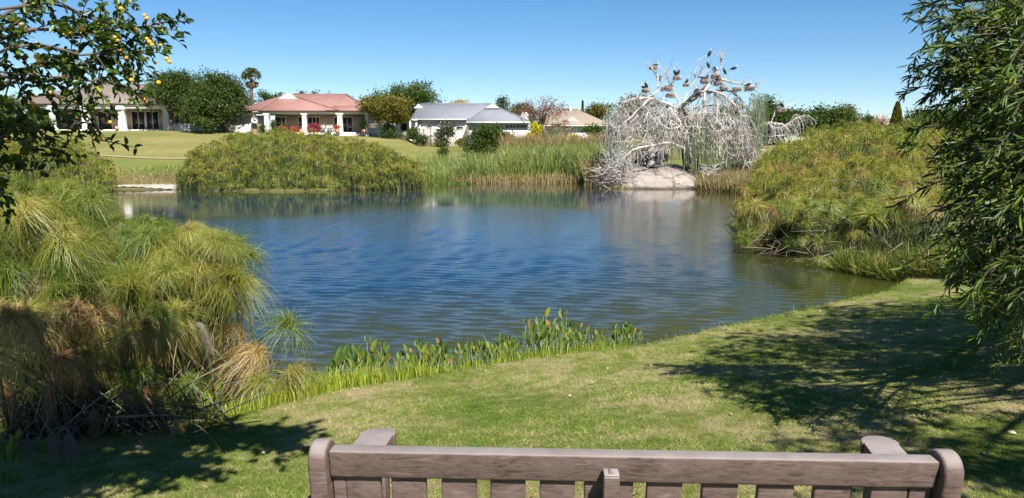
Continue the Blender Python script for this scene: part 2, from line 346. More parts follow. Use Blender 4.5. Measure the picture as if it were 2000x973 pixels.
for k in range(60):
    lam = .11*(3.6**rwv.random()); th = R(83+rwv.normal(0, 12)); kk = 2*math.pi/lam; ph = rwv.uniform(0, 6.283)
    am = .0018*(lam/.25)**.9; fadel = np.clip((lam/(.0036*WYg*2.6)-1)*1.5, 0, 1)
    Hw += am*fadel*np.sin(kk*(WXg*math.cos(th)+WYg*math.sin(th))+ph+.6*np.sin(WXg*.31+k)*np.sin(WYg*.23+k*2))
calm = np.clip((WYg-.42*WXg-31.5+2.2*np.sin(WXg*.35)+1.5*np.sin(WXg*.9+WYg*.3))/6, 0, 1); bay = np.clip((WXg-.29*WYg+.6*np.sin(WYg*.8)+.5)/1.6, 0, 1)*(WYg < 30)
gust = .8+.35*np.sin(WXg*.21+1)*np.sin(WYg*.17+.5)
ruf = (1-.90*calm)*(1-.75*bay); Hw *= ruf*gust
w = MB(); nxw, nyw = len(wx), len(wy); ii = (np.arange(nyw-1)[:, None]*nxw+np.arange(nxw-1)[None]).ravel()
w.add(np.stack([WXg, WYg, WZ+Hw], -1).reshape(-1, 3), np.stack([ii, ii+1, ii+nxw+1, ii+nxw], -1), (ruf*gust*.8).ravel())
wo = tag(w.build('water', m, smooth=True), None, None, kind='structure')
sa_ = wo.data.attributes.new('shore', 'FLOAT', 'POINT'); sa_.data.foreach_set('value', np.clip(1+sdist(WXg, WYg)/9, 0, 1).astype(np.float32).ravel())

def strip(name, pts, width, mt, lift):
    b = MB(); pts = np.array(pts); k = np.linspace(0, 1, 90); t = np.linspace(0, 1, len(pts))
    cx = np.interp(k, t, pts[:, 0]); cy = np.interp(k, t, pts[:, 1])
    V = []
    for s_ in np.linspace(-.5, .5, 5): V.append(np.stack([cx, cy+s_*width, gz(cx, cy+s_*width)+lift], -1))
    V = np.stack(V, 1).reshape(-1, 3); i = (np.arange(89)[:, None]*5+np.arange(4)[None]).ravel()
    b.add(V, np.stack([i, i+5, i+6, i+1], -1)); return tag(b.build(name, mt, smooth=True), None, None, kind='structure')
M['path'] = solid('sandy_path', [(.3, (.22, .185, .10)), (.7, (.30, .255, .15))], 2, .95)
strip('path', [(-75, 72), (-40, 66.5), (-20, 64.5), (-5, 66), (8, 70), (30, 74)], .8, M['path'], .05)
M['sand'] = solid('pale_wet_sand', [(.3, (.24, .22, .19)), (.7, (.40, .37, .33))], 1.6, .95, .5, 8)
b = MB(); tt = np.linspace(0, 1, 24); V = []
pa = np.array(P2(226, 369.5)); pb = np.array(P2(352, 370.5))
for k in range(6):
    cx = pa[0]+(pb[0]-pa[0])*tt; cy = pa[1]+(pb[1]-pa[1])*tt - .25 + k*.62*np.sin(np.pi*np.clip(tt*.92+.06, 0, 1))**.6*(1+.15*np.sin(tt*19)) ; V.append(np.stack([cx, cy, np.maximum(gz(cx, cy)+.03+.05*np.sin(cx*5+k)**2, WZ+.01+.03*k)], -1))
V = np.stack(V, 1).reshape(-1, 3); i = (np.arange(23)[:, None]*6+np.arange(5)[None]).ravel(); b.add(V, np.stack([i, i+6, i+7, i+1], -1))
tag(b.build('sand_beach', M['sand'], smooth=True), None, None, kind='structure')

# ------------------------------------------------------------------ grass (stuff)
def blades(n, xr, yr, hr, wr, yield_, mt, name, rfun, lean=.5):
    x = rng.uniform(*xr, n); y = yr[0] + (yr[1]-yr[0])*rng.random(n)**1.25
    t = sdist(x, y); k = yield_(x, y, t); x, y = x[k], y[k]; n = len(x)
    z = gz(x, y); a = rng.uniform(0, 2*np.pi, n); h = rng.uniform(*hr, n)*(.75+.5*(wob(x, y, 2.1, 3)+.5)); wd = rng.uniform(*wr, n)
    sd = np.stack([np.cos(a), np.sin(a), 0*a], -1); P = np.stack([x, y, z-.005], -1)
    ln = rng.normal(0, lean, (n, 2)); tip = P + np.stack([ln[:, 0]*h, ln[:, 1]*h, h], -1)
    mb_ = MB(); Q = np.stack([P-sd*wd[:, None]/2, P+sd*wd[:, None]/2, tip], 1); mb_.tris(Q, rfun(x, y, n))
    return tag(mb_.build(name, mt), None, None, kind='stuff')
m, nt, out = mat('grass_blades'); a = N_(nt, 'ShaderNodeAttribute', attribute_name='rnd'); fac = lawn_fac(nt, geo_pos(nt))
v = math_(nt, 'ADD', math_(nt, 'MULTIPLY', a.outputs['Fac'], .42), math_(nt, 'MULTIPLY', math_(nt, 'SUBTRACT', fac, .395), 2.2), True)
rp = ramp(nt, [(0, (.055, .135, .012)), (.3, (.135, .235, .028)), (.5, (.29, .34, .09)), (.72, (.45, .41, .19)), (1, (.52, .44, .25))]); nt.links.new(v, rp.inputs[0])
d = N_(nt, 'ShaderNodeBsdfDiffuse'); t_ = N_(nt, 'ShaderNodeBsdfTranslucent'); mx = N_(nt, 'ShaderNodeMixShader'); mx.inputs[0].default_value = .35
nt.links.new(rp.outputs[0], d.inputs[0]); nt.links.new(rp.outputs[0], t_.inputs[0]); nt.links.new(d.outputs[0], mx.inputs[1]); nt.links.new(t_.outputs[0], mx.inputs[2]); nt.links.new(mx.outputs[0], out.inputs[0])
M['grass'] = m
blades(900000, (-6, 11), (1.9, 18), (.012, .030), (.004, .008), lambda x, y, t: (t > .05) & (t < 9.5) & (np.abs(x) < .75*y+.5), m, 'lawn_grass', lambda x, y, n: rng.random(n), 1.1)
blades(14000, (-6, 11), (2.5, 15), (.05, .11), (.005, .009), lambda x, y, t: (t > .05) & (wob(x, y, 1.1, 5)+.35*wob(x, y, 4, 2) > .42), m, 'lawn_grass_tufts', lambda x, y, n: rng.random(n)*.3-.25, .7)
blades(60000, (-7, 13), (5.5, 19), (.05, .13), (.005, .009), lambda x, y, t: (t > -.12) & (t < .28) & (x > -4.6), m, 'shore_grass_fringe', lambda x, y, n: rng.random(n)*.5, .4)
n_ = 260; fx_ = rng.uniform(-4, 9, n_); fy_ = rng.uniform(2.6, 13, n_); k_ = sdist(fx_, fy_) > .3; fx_, fy_ = fx_[k_], fy_[k_]; n_ = len(fx_)
fb = MB(); a_ = rng.uniform(0, 6.283, n_); fb.leaves(np.stack([fx_, fy_, gz(fx_, fy_)+.02], -1), np.stack([np.cos(a_), np.sin(a_), rng.normal(0, .2, n_)], -1), unit(np.stack([rng.normal(0, .3, n_), rng.normal(0, .3, n_), np.ones(n_)], -1)), rng.uniform(.03, .07, n_), rng.uniform(.012, .028, n_), rng.random(n_), .2)
tag(fb.build('fallen_leaves', leaf_mat('dry_fallen_leaves', [(0, (.16, .09, .04)), (.5, (.32, .22, .12)), (1, (.48, .40, .28))], .1, .02)), None, None, kind='stuff')
# tall thin yellow-green rushes along the near-left edge of the lawn
M['rush'] = leaf_mat('yellow_green_rush', [(0, (.12, .20, .015)), (.6, (.30, .38, .03)), (1, (.46, .44, .07))], .35, .04)
def rushes(n, name, pts, spread, hr, mt, wr=(.006, .011), seed=3, rr=(0, 1)):
    r = np.random.default_rng(seed); pts = np.array(pts); t = r.random(n); k = np.linspace(0, 1, len(pts))
    x = np.interp(t, k, pts[:, 0]) + r.normal(0, spread, n); y = np.interp(t, k, pts[:, 1]) + r.normal(0, spread, n)
    z = np.maximum(gz(x, y), WZ-.15); h = r.uniform(*hr, n); s_ = np.linspace(0, 1, 4)
    ld = r.normal(0, .22, (n, 2)); P = np.stack([x, y, z], -1)[:, None] + np.stack([ld[:, :1]*h[:, None]*s_**2, ld[:, 1:]*h[:, None]*s_**2, h[:, None]*(s_-.12*s_**3)], -1)
    a = r.uniform(0, np.pi, n); mb_ = MB(); wd = r.uniform(*wr, n)[:, None]*np.array([1, .9, .6, .1])
    mb_.ribbon(P, wd, np.stack([np.cos(a), np.sin(a), 0*a], -1), r.uniform(*rr, n)); return tag(mb_.build(name, mt), None, None, kind='stuff')
rushes(2600, 'shore_rushes', [P2(430, 822), P2(560, 800), P2(640, 778), P2(720, 762), P2(830, 745)], .09, (.12, .34), M['rush'])
rushes(1500, 'shore_rushes', [P2(830, 745), P2(1000, 714), P2(1120, 698), P2(1230, 684)], .07, (.08, .22), M['rush'], seed=4)

# ------------------------------------------------------------------ tree builder
def crown_points(blobs, nclump, nleaf, csize, r):
    B = np.array(blobs); vol = np.prod(B[:, 3:6], 1)**.75; k = r.choice(len(B), nclump, p=vol/vol.sum())
    d = rdirs(nclump, r); d[:, 2] = np.where(d[:, 2] < -.75, -d[:, 2]*.6, d[:, 2]); d = unit(d)
    rad = r.random(nclump)**.42*(1+.10*r.normal(size=nclump))
    C = B[k, :3] + d*rad[:, None]*B[k, 3:6]
    cv = r.random(nclump)*.55
    P = C[:, None] + r.normal(size=(nclump, nleaf, 3))*csize*np.array([1, 1, .55])*r.uniform(.5, 1.3, (nclump, 1, 1))
    rv = cv[:, None] + r.random((nclump, nleaf))*.45
    return P.reshape(-1, 3), rv.ravel(), C
def leafquads(mb_, P, rv, size, r, asp=.5, droop=0, up=.35):
    n = len(P); D = rdirs(n, r); D[:, 2] -= droop; D = unit(D); Nn = unit(rdirs(n, r) + np.array([0, 0, up])); Sd = unit(np.cross(D, Nn))
    L = (size*r.uniform(.6, 1.4, n))[:, None]
    mb_.quads(np.stack([P, P+D*L*.5+Sd*L*asp*.5, P+D*L, P+D*L*.5-Sd*L*asp*.5], 1), rv)
def auto_blobs(c, rx, ry, rz, n, r, frac=.5):
    out = []
    for i in range(n):
        d = rdirs(1, r)[0]; d[2] = abs(d[2]) if r.random() < .35 else d[2]*.85
        q = c + d*np.array([rx, ry, rz])*r.uniform(.35, .68); s_ = r.uniform(.75, 1.2)*frac
        out.append([*q, rx*s_, ry*s_, rz*s_*.85])
    return out
def tree(name, label, cat, px0, px1, pyt, Yd, mt, leaf=.24, ncl=260, nlf=26, cs=.42, nb=9, base=.28, seed=1, group=None, bark='bark', trunkpx=None, frac=.5, asp=.55, limbs=6, zbase=None):
    r = np.random.default_rng(seed); cx = at((px0+px1)/2, 283, Yd)[0]; rx = (px1-px0)/2*Yd/F
    zt = at(1000, pyt, Yd)[2]; zb = g1(cx, Yd) if zbase is None else zbase; H = zt-zb
    tx = cx if trunkpx is None else at(trunkpx, 283, Yd)[0]
    c = np.array([cx, Yd, zb+H*(base+(1-base)*.5)]); rz = H*(1-base)*.5; rx *= 1.1
    if base < .13: c[2] = zb+H*.40; rz = H*.62
    bl = auto_blobs(c, rx, rx*.9, rz, nb, r, frac); P, rv, C = crown_points(bl, ncl, nlf, cs, r)
    P[:, 2] = np.maximum(P[:, 2], zb+.12)
    t = thing(name, label, cat, (tx, Yd, g1(tx, Yd)-.1), group)
    mb_ = MB(); leafquads(mb_, P, rv, leaf, r, asp); mb_.build('crown', mt, t)
    tb = MB(); z0 = g1(tx, Yd)-.15; tr = max(.05, H*.028)
    top = np.array([cx, Yd, zb+H*.72]); s_ = np.linspace(0, 1, 7)[:, None]
    pth = np.array([tx, Yd, z0])*(1-s_)+top*s_ + np.concatenate([np.zeros((1, 3)), r.normal(0, H*.012, (6, 3))]); tb.tube(pth, np.linspace(tr*1.2, tr*.3, 7), 7)
    for i in range(limbs):
        k = r.integers(1, 5); e = C[r.integers(len(C))]; q = pth[k]; mid = (q+e)/2 + np.array([0, 0, H*.05]); ss = np.linspace(0, 1, 5)[:, None]
        tb.tube(q*(1-ss)**2+2*mid*ss*(1-ss)+e*ss**2, np.linspace(tr*.5, tr*.1, 5), 5)
    tb.build('trunk', M[bark], t, smooth=True)
    return t
# ------------------------------------------------------------------ houses
def prismz(mb_, pts, z0, z1): # vertical prism of a plan polygon
    n = len(pts); V = [(x, y, z0) for x, y in pts]+[(x, y, z1) for x, y in pts]
    mb_.add(V, [[i, (i+1) % n, n+(i+1) % n, n+i] for i in range(n)]); mb_.f.append(np.array([[mb_.n-n+i for i in range(n)]])); 
def hip(mb_, x0, x1, y0, y1, ze, zr, ra, rb, ry=None, th=.16):
    ry = (y0+y1)/2 if ry is None else ry
    V = [(x0, y0, ze), (x1, y0, ze), (x1, y1, ze), (x0, y1, ze), (ra, ry, zr), (rb, ry, zr), (x0, y0, ze-th), (x1, y0, ze-th), (x1, y1, ze-th), (x0, y1, ze-th)]
    b = mb_.n
    for f in ([0, 1, 5, 4], [2, 3, 4, 5], [0, 6, 7, 1], [1, 7, 8, 2], [2, 8, 9, 3], [3, 9, 6, 0], [9, 8, 7, 6]): mb_.f.append(np.array([f])+b)
    for f in ([1, 2, 5], [3, 0, 4]): mb_.f.append(np.array([f])+b)
    mb_.v.append(np.array(V, float)); mb_.r.append(np.full(len(V), .5)); mb_.n += len(V)
def ridgecap(mb_, P, r=.11): mb_.tube(P, r, 6)
def gablet(x, y, z, w, h, root, name='roof_gable'):
    b = MB(); V = [(x-w/2, y, z), (x+w/2, y, z), (x, y, z+h), (x-w/2, y+1.6, z), (x+w/2, y+1.6, z), (x, y+1.6, z+h)]
    b.add(V, [[0, 1, 4, 3], [1, 2, 5, 4], [2, 0, 3, 5]]); b.add(V, [[0, 2, 1], [3, 4, 5]]); return b.build(name, M['white'], root)
def window(root, x0, x1, y, z0, z1, nv=2, fr=.09, name='window', glass='glass', nh=1):
    b = MB(); d = .10
    b.box(x0-fr, x1+fr, y-d, y, z1, z1+fr); b.box(x0-fr, x1+fr, y-d, y, z0-fr, z0)
    b.box(x0-fr, x0, y-d, y, z0, z1); b.box(x1, x1+fr, y-d, y, z0, z1)
    for i in range(1, nv):
        xx_ = x0+(x1-x0)*i/nv; b.box(xx_-.04, xx_+.04, y-d*.8, y, z0, z1)
    if nh > 1:
        zz = z0+(z1-z0)*.32
        for i in range(nv): b.box(x0+(x1-x0)*i/nv+.045, x0+(x1-x0)*(i+1)/nv-.045, y-d*.7, y, zz-.03, zz+.03)
    f = b.build(name, M['frame'], root); g_ = MB(); g_.box(x0+.002, x1-.002, y-.03, y-.004, z0+.002, z1-.002); g_.build('pane', M[glass], f); return f
def column(root, x, y, z0, z1, w=.55, cap=True):
    b = MB(); zs = [z0, z0+.25, z0+.26, z1-.5, z1-.2, z1]; hw = [w*.56, w*.56, w*.5, w*.44, w*.44, w*.62]
    V = []
    for z, h_ in zip(zs, hw): V += [(x-h_, y-h_*.8, z), (x+h_, y-h_*.8, z), (x+h_, y+h_*.8, z), (x-h_, y+h_*.8, z)]
    Fc = [[i*4+j, i*4+(j+1) % 4, i*4+4+(j+1) % 4, i*4+4+j] for i in range(5) for j in range(4)]; b.add(V, Fc); 
    if cap:
        an = np.linspace(0, math.pi, 9); q = [(x+w*.72*math.cos(a), z1+w*.62*math.sin(a)) for a in an]
        n = 9; Vv = [(a, y-w*.5, c_) for a, c_ in q]+[(a, y+w*.4, c_) for a, c_ in q]
        b.add(Vv, [[i, i+1, n+i+1, n+i] for i in range(n-1)]+[[8, 0, 9, 17]]); b.f.append(np.array([list(range(9))])+b.n-18)
    return bevel(b.build('column', M['white'], root), .02)

def X_(px, Yd): return at(px, 283, Yd)[0]
def Z_(py, Yd): return at(1000, py, Yd)[2]

# --- house 1 : brown tiled roof, veranda
D1 = 98.0; zb = Z_(253.5, D1); zbeam = Z_(213.5, D1); zeave = Z_(205, D1)
h1 = thing('house', 'long house with grey brown tiled roof and white veranda behind the orange fruited tree', 'house', (X_(270, D1), D1+4, zb-.3))
x0, x1 = X_(20, D1), X_(445, D1)
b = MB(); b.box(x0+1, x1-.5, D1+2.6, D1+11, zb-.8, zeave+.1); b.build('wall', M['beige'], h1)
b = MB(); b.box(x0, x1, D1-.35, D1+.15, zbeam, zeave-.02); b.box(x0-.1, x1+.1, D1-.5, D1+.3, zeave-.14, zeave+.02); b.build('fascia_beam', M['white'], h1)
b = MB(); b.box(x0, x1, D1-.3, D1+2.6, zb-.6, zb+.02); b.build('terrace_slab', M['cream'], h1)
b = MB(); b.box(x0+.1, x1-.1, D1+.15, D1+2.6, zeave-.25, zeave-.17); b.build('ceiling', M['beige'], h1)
b = MB(); zr = Z_(165, D1+6); hip(b, x0-.5, x1+.4, D1-.6, D1+13, zeave+.16, zr, X_(190, D1+6), X_(400, D1+6)); 
hip(b, X_(222, D1), X_(330, D1), D1-.62, D1+8, zeave+.165, Z_(184, D1+3), X_(272, D1), X_(282, D1), D1+3.4, .165)
ro = b.build('roof', M['tile_brown'], h1)
b = MB(); ridgecap(b, [(X_(190, D1+6), D1+6.2, zr), (X_(400, D1+6), D1+6.2, zr)]); ridgecap(b, [(x0-.4, D1-.5, zeave+.2), (X_(190, D1+6), D1+6.2, zr)]); b.build('ridge_tiles', M['tile_brown'], ro)
for px in (110, 173, 243, 330, 440): column(h1, X_(px, D1), D1-.1, zb-.4, zbeam, .85)
window(h1, X_(262, D1+2.6), X_(286, D1+2.6), D1+2.6, zb+.12, Z_(218, D1+2.6), 2, name='sliding_door')
window(h1, X_(290, D1+2.6), X_(313, D1+2.6), D1+2.6, zb+.12, Z_(218, D1+2.6), 2, name='sliding_door')
window(h1, X_(196, D1+2.6), X_(222, D1+2.6), D1+2.6, zb+.12, Z_(218, D1+2.6), 1, name='sliding_door')
window(h1, X_(125, D1+2.6), X_(150, D1+2.6), D1+2.6, zb+.9, Z_(222, D1+2.6), 2)
window(h1, X_(345, D1+2.6), X_(375, D1+2.6), D1+2.6, zb+.9, Z_(222, D1+2.6), 3); window(h1, X_(385, D1+2.6), X_(410, D1+2.6), D1+2.6, zb+.9, Z_(222, D1+2.6), 2)
b = MB(); b.box(X_(330, D1-2), X_(418, D1-2), D1-2.2, D1-2, zb-.6, zb+.75)
tag(b.build('garden_wall', M['white'], origin=(X_(370, D1-2), D1-2.1, zb-.6)), 'low whitewashed garden wall in shade behind the two dark trees', 'wall')

# --- house 2 : faded red roof
D2 = 95.0; zb = Z_(259, D2); zbeam = Z_(223.5, D2); ze = Z_(218.5, D2)
h2 = thing('house', 'house with faded red tiled roof and a veranda on white columns', 'house', (X_(610, D2), D2+4, zb-.3))
xa, xb = X_(517, D2), X_(717, D2)
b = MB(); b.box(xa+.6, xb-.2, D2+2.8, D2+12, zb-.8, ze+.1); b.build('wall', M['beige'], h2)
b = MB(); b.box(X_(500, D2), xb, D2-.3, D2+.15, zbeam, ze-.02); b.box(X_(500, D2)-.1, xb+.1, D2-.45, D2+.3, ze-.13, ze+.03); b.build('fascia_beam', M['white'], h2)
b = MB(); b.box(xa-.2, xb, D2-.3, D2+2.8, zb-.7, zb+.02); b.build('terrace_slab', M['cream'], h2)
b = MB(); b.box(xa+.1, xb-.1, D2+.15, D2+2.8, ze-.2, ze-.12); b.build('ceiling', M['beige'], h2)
b = MB(); Yr = D2+7; zr = Z_(184.5, Yr)
hip(b, X_(494, Yr-1), X_(724, D2+1), D2+.2, D2+14, ze+.22, zr, X_(560, Yr), X_(679, Yr))
hip(b, X_(510, D2), X_(664, D2), D2-.55, D2+11, ze+.16, Z_(185.5, D2+5), X_(562, D2+5), X_(570, D2+5), D2+5, .15)
hip(b, X_(640, D2), xb+.3, D2-.55, D2+4, ze+.155, ze+1.1, X_(650, D2), xb-1, D2+3, .15)
ro = b.build('roof', M['tile_red'], h2)
b = MB(); ridgecap(b, [(X_(560, Yr), Yr+.1, zr), (X_(679, Yr), Yr+.1, zr)]); ridgecap(b, [(X_(510, D2), D2-.5, ze+.2), (X_(562, D2+5), D2+5, Z_(185.5, D2+5))]); ridgecap(b, [(X_(664, D2), D2-.5, ze+.2), (X_(570, D2+5), D2+5, Z_(185.5, D2+5))])
ridgecap(b, [(X_(724, D2+1), D2+.3, ze+.24), (X_(679, Yr), Yr+.1, zr)]); b.build('ridge_tiles', M['tile_red'], ro)
gablet(X_(565, D2+3.2), D2+3.3, Z_(193.5, D2+3.3), 2.5, .75, h2)
for px, wd in ((524, .55), (597, .55), (666, .62), (718, .35)): column(h2, X_(px, D2), D2-.1, zb-.5, zbeam, wd*1.05)
Yw = D2+2.8
for a_, c_, z_, nv, nm in ((541, 551, 246, 1, 'window'), (553, 559, 246, 1, 'window'), (585, 592, 246, 1, 'window'), (604, 611, 257, 1, 'sliding_door'), (613, 625, 257, 2, 'sliding_door'), (655, 661, 250, 1, 'window'), (671, 679, 257, 1, 'sliding_door'), (681, 689, 257, 1, 'sliding_door')):
    window(h2, X_(a_, Yw), X_(c_, Yw), Yw, Z_(z_, Yw), Z_(229, Yw), nv, name=nm, nh=2 if nm == 'window' or a_ == 681 else 1)
b = MB(); b.box(X_(502, D2+1), X_(518, D2+1), D2+.8, D2+1.0, zb-.3, zbeam-.1)
for k in range(5): b.box(X_(503+k*3.2, D2), X_(504+k*3.2, D2), D2+.74, D2+.8, zb, zbeam-.3)
b.build('slatted_screen', M['white'], h2)
# lattice screen and white wall between houses
D2b = 95.5; z0 = Z_(262, D2b)
f = thing('lattice_fence', 'white lattice screen on a low wall beside the yellowing tree', 'fence', (X_(740, D2b), D2b, z0))
b = MB(); b.box(X_(719, D2b), X_(777, D2b), D2b, D2b+.2, z0-.4, Z_(251, D2b)); b.build('low_wall', M['white'], f)
b = MB()
for k in range(36):
    x = X_(720+k*1.6, D2b); b.box(x, x+.05, D2b+.05, D2b+.1, Z_(251, D2b), Z_(232, D2b))
for z in (251, 246, 241, 236, 231): b.box(X_(719, D2b), X_(777, D2b), D2b+.02, D2b+.06, Z_(z, D2b), Z_(z, D2b)+.08)
b.build('lattice_panel', M['white'], f)
b = MB(); b.box(X_(774, D2b), X_(780, D2b), D2b-.1, D2b+.3, z0-.5, Z_(230, D2b)); b.build('post', M['white'], f)
D2c = 97; gb = thing('gatehouse', 'small white entrance porch with dark doorway between the red and grey roofs', 'porch', (X_(792, D2c), D2c, Z_(262, D2c)))
b = MB(); b.box(X_(777, D2c), X_(811, D2c), D2c+1.2, D2c+3, Z_(272, D2c), Z_(234, D2c)); b.build('wall', M['white'], gb)
b = MB(); b.box(X_(776, D2c), X_(812, D2c), D2c, D2c+3.2, Z_(236, D2c)+.01, Z_(232.5, D2c)); b.build('roof', M['white'], gb)
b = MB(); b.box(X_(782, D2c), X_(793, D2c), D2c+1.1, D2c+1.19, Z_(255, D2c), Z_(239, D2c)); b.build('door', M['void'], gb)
b = MB(); b.box(X_(776, D2c), X_(779, D2c), D2c, D2c+.4, Z_(268, D2c), Z_(236, D2c)); b.build('pillar', M['white'], gb)
b = MB(); b.box(X_(800, D2c), X_(803, D2c), D2c, D2c+.4, Z_(268, D2c), Z_(236, D2c)); b.build('pillar', M['white'], gb)
# white picket wall left of red house + satellite dish on stump
D2d = 92; f = thing('white_fence', 'short white vertical slat fence beside the large dark tree', 'fence', (X_(475, D2d), D2d, Z_(262, D2d)))
b = MB()
for k in range(20):
    x = X_(458+k*1.8, D2d); b.box(x, x+.10, D2d, D2d+.04, Z_(267, D2d), Z_(246-k*.25, D2d))
for z in (250, 259): b.box(X_(457, D2d), X_(494, D2d), D2d+.045, D2d+.1, Z_(z, D2d), Z_(z, D2d)+.12)
b.build('slats', M['white'], f)
b = MB(); b.box(X_(457, D2d), X_(459, D2d), D2d-.05, D2d+.15, Z_(268, D2d), Z_(244, D2d)); b.build('post', M['white'], f)
D2e = 90; s_ = thing('tree_stump', 'tall brown sawn tree trunk under the round white dish', 'stump', (X_(499, D2e), D2e, Z_(268, D2e)))
b = MB(); xx0 = X_(499, D2e); zz = np.linspace(Z_(272, D2e), Z_(236, D2e), 6); b.tube([(xx0+.05*math.sin(k*2), D2e, z) for k, z in enumerate(zz)], np.linspace(.50, .40, 6), 10); b.build('trunk', solid('stump_wood', [(.3, (.16, .11, .07)), (.7, (.30, .22, .14))], 2, .9, .6, 12), s_, smooth=True)
dd = thing('satellite_dish', 'round white satellite dish mounted before the brown stump', 'satellite dish', (X_(499, D2e-1), D2e-1, Z_(236, D2e-1)))
b = MB(); c0 = np.array([X_(499, D2e-1), D2e-.9, Z_(234, D2e-1)]); an = np.linspace(0, 2*np.pi, 24, endpoint=False); V = [c0+np.array([0, .10, 0])]
for k, (rr, dy) in enumerate(((.2, .09), (.3, .06), (.38, 0), (.38, -.02))): V += [c0+np.array([rr*math.cos(a), dy-.03, rr*math.sin(a)]) for a in an]
Fq = [[1+k*24+i, 1+k*24+(i+1) % 24, 1+(k+1)*24+(i+1) % 24, 1+(k+1)*24+i] for k in range(3) for i in range(24)]; b.add(V, Fq); b.f.append(np.array([[0, 1+i, 1+(i+1) % 24] for i in range(24)])+b.n-len(V)); ds = b.build('dish', M['white'], dd, smooth=True)
b = MB(); b.tube([c0+np.array([0, 0, -.36]), c0+np.array([0, -.35, -.15]), c0+np.array([0, -.40, -.02])], .02, 5); b.box(c0[0]-.04, c0[0]+.04, c0[1]-.45, c0[1]-.36, c0[2]-.05, c0[2]+.03); b.build('feed_arm', M['iron'], dd)
b = MB(); b.tube([c0+np.array([0, .08, 0]), c0+np.array([0, .5, -.3])], .04, 6); b.build('bracket', M['iron'], dd)

# --- house 3 : grey roof
D3 = 100.0; zb = Z_(284, D3); ze = Z_(234.5, D3)
h3 = thing('house', 'white house with blue grey tiled roof and two white roof gables', 'house', (X_(905, D3), D3+4, zb-.2))
b = MB(); b.box(X_(812, D3), X_(921, D3), D3, D3+10, zb-.8, ze); b.build('wall', M['cream'], h3)
b = MB(); b.box(X_(915.5, D3-2), X_(1031, D3-2), D3-2, D3+9, zb-.8, Z_(240, D3-2)); b.build('wall', M['white'], h3)
b = MB(); hip(b, X_(805, D3), X_(990, D3), D3-.6, D3+12, ze+.18, Z_(203.5, D3+6), X_(822, D3+6), X_(962, D3+6))
hip(b, X_(912, D3-2), X_(1034, D3-2), D3-2.6, D3+11, Z_(238, D3-2), Z_(203.2, D3+4), X_(958, D3+4), X_(963, D3+4))
ro = b.build('roof', M['tile_grey'], h3)
b = MB(); P0 = (X_(960, D3+4), D3+4.2, Z_(203, D3+4)); ridgecap(b, [(X_(822, D3+6), D3+5.7, Z_(203.3, D3+6)), (X_(960, D3+6), D3+5.7, Z_(203.3, D3+6))]); ridgecap(b, [(X_(912, D3-2), D3-2.5, Z_(237.6, D3-2)), P0]); ridgecap(b, [(X_(1034, D3-2), D3-2.5, Z_(237.6, D3-2)), P0]); b.build('ridge_tiles', M['tile_grey'], ro)
gablet(X_(962, D3+1.8), D3+1.9, Z_(211.5, D3+2), 1.9, .62, h3); gablet(X_(818, D3+3.5), D3+3.6, Z_(211.5, D3+3.6), 1.3, .55, h3)
b = MB(); b.box(X_(806, D3), X_(913, D3), D3-.72, D3-.605, ze-.02, ze+.12); b.box(X_(911, D3-2), X_(1035, D3-2), D3-2.75, D3-2.605, Z_(238, D3-2)-.2, Z_(238, D3-2)-.02); b.build('gutter', M['white'], h3)
b = MB(); b.tube([(X_(821, D3), D3-.15, ze), (X_(821, D3), D3-.15, zb)], .06, 6); b.build('downpipe', M['white'], h3)
b = MB(); b.box(X_(1019, D3+6), X_(1032, D3+6), D3+6, D3+7.2, Z_(240, D3), Z_(219, D3+6)); b.build('chimney', M['white'], h3)
Yw = D3-2
for a_, c_ in ((988, 1000), (1003, 1014), (1017, 1027)): window(h3, X_(a_, Yw), X_(c_, Yw), Yw, Z_(249.5, Yw), Z_(245, Yw), 2, .05)
window(h3, X_(893, D3), X_(905, D3), D3, Z_(252, D3), Z_(248, D3), 1, .05); window(h3, X_(834, D3), X_(844, D3), D3, Z_(249, D3), Z_(246, D3), 1, .05)
window(h3, X_(946, Yw), X_(962, Yw), Yw, Z_(253, Yw), Z_(246, Yw), 2, .05); window(h3, X_(970, Yw), X_(983, Yw), Yw, Z_(253, Yw), Z_(246, Yw), 2, .05)
# pool fence
D3f = 98; pf = thing('pool_fence', 'dark metal bar fence before the cream wall of the grey roofed house', 'fence', (X_(832, D3f), D3f, Z_(283, D3f)))
b = MB(); 
for px in (813, 827, 841): b.box(X_(px, D3f), X_(px, D3f)+.1, D3f, D3f+.1, Z_(284, D3f)-.2, Z_(252, D3f))
b.build('posts', M['iron'], pf)
b = MB()
for k in range(18): x = X_(814+k*1.5, D3f); b.box(x, x+.025, D3f+.03, D3f+.055, Z_(282, D3f), Z_(253, D3f))
b.box(X_(813, D3f), X_(842, D3f), D3f+.02, D3f+.07, Z_(254, D3f), Z_(253, D3f)); b.build('bars', M['iron'], pf)
# --- house 4, 5
D4 = 106.0; ze = Z_(245, D4); h4 = thing('house', 'house with tan tiled roof left of the dead white tree', 'house', (X_(1120, D4), D4+4, Z_(282, D4)))
b = MB(); b.box(X_(1065, D4), X_(1184, D4), D4, D4+10, Z_(284, D4)-.5, ze); b.build('wall', M['white'], h4)
b = MB(); hip(b, X_(1040, D4), X_(1192, D4), D4-.6, D4+14, ze+.1, Z_(215, D4+6), X_(1085, D4+6), X_(1132, D4+6)); b.box(X_(1098, D4+7), X_(1128, D4+7), D4+7, D4+9, Z_(218, D4+7), Z_(212, D4+7)); b.build('roof', M['tile_tan'], h4)
gablet(X_(1118, D4+1.2), D4+1.3, Z_(240, D4+1.3), 2.3, .8, h4)
b = MB(); b.box(X_(1110, D4+7), X_(1115, D4+7), D4+6.2, D4+6.9, Z_(220, D4+7), Z_(209, D4+7)); b.build('chimney', M['white'], h4)
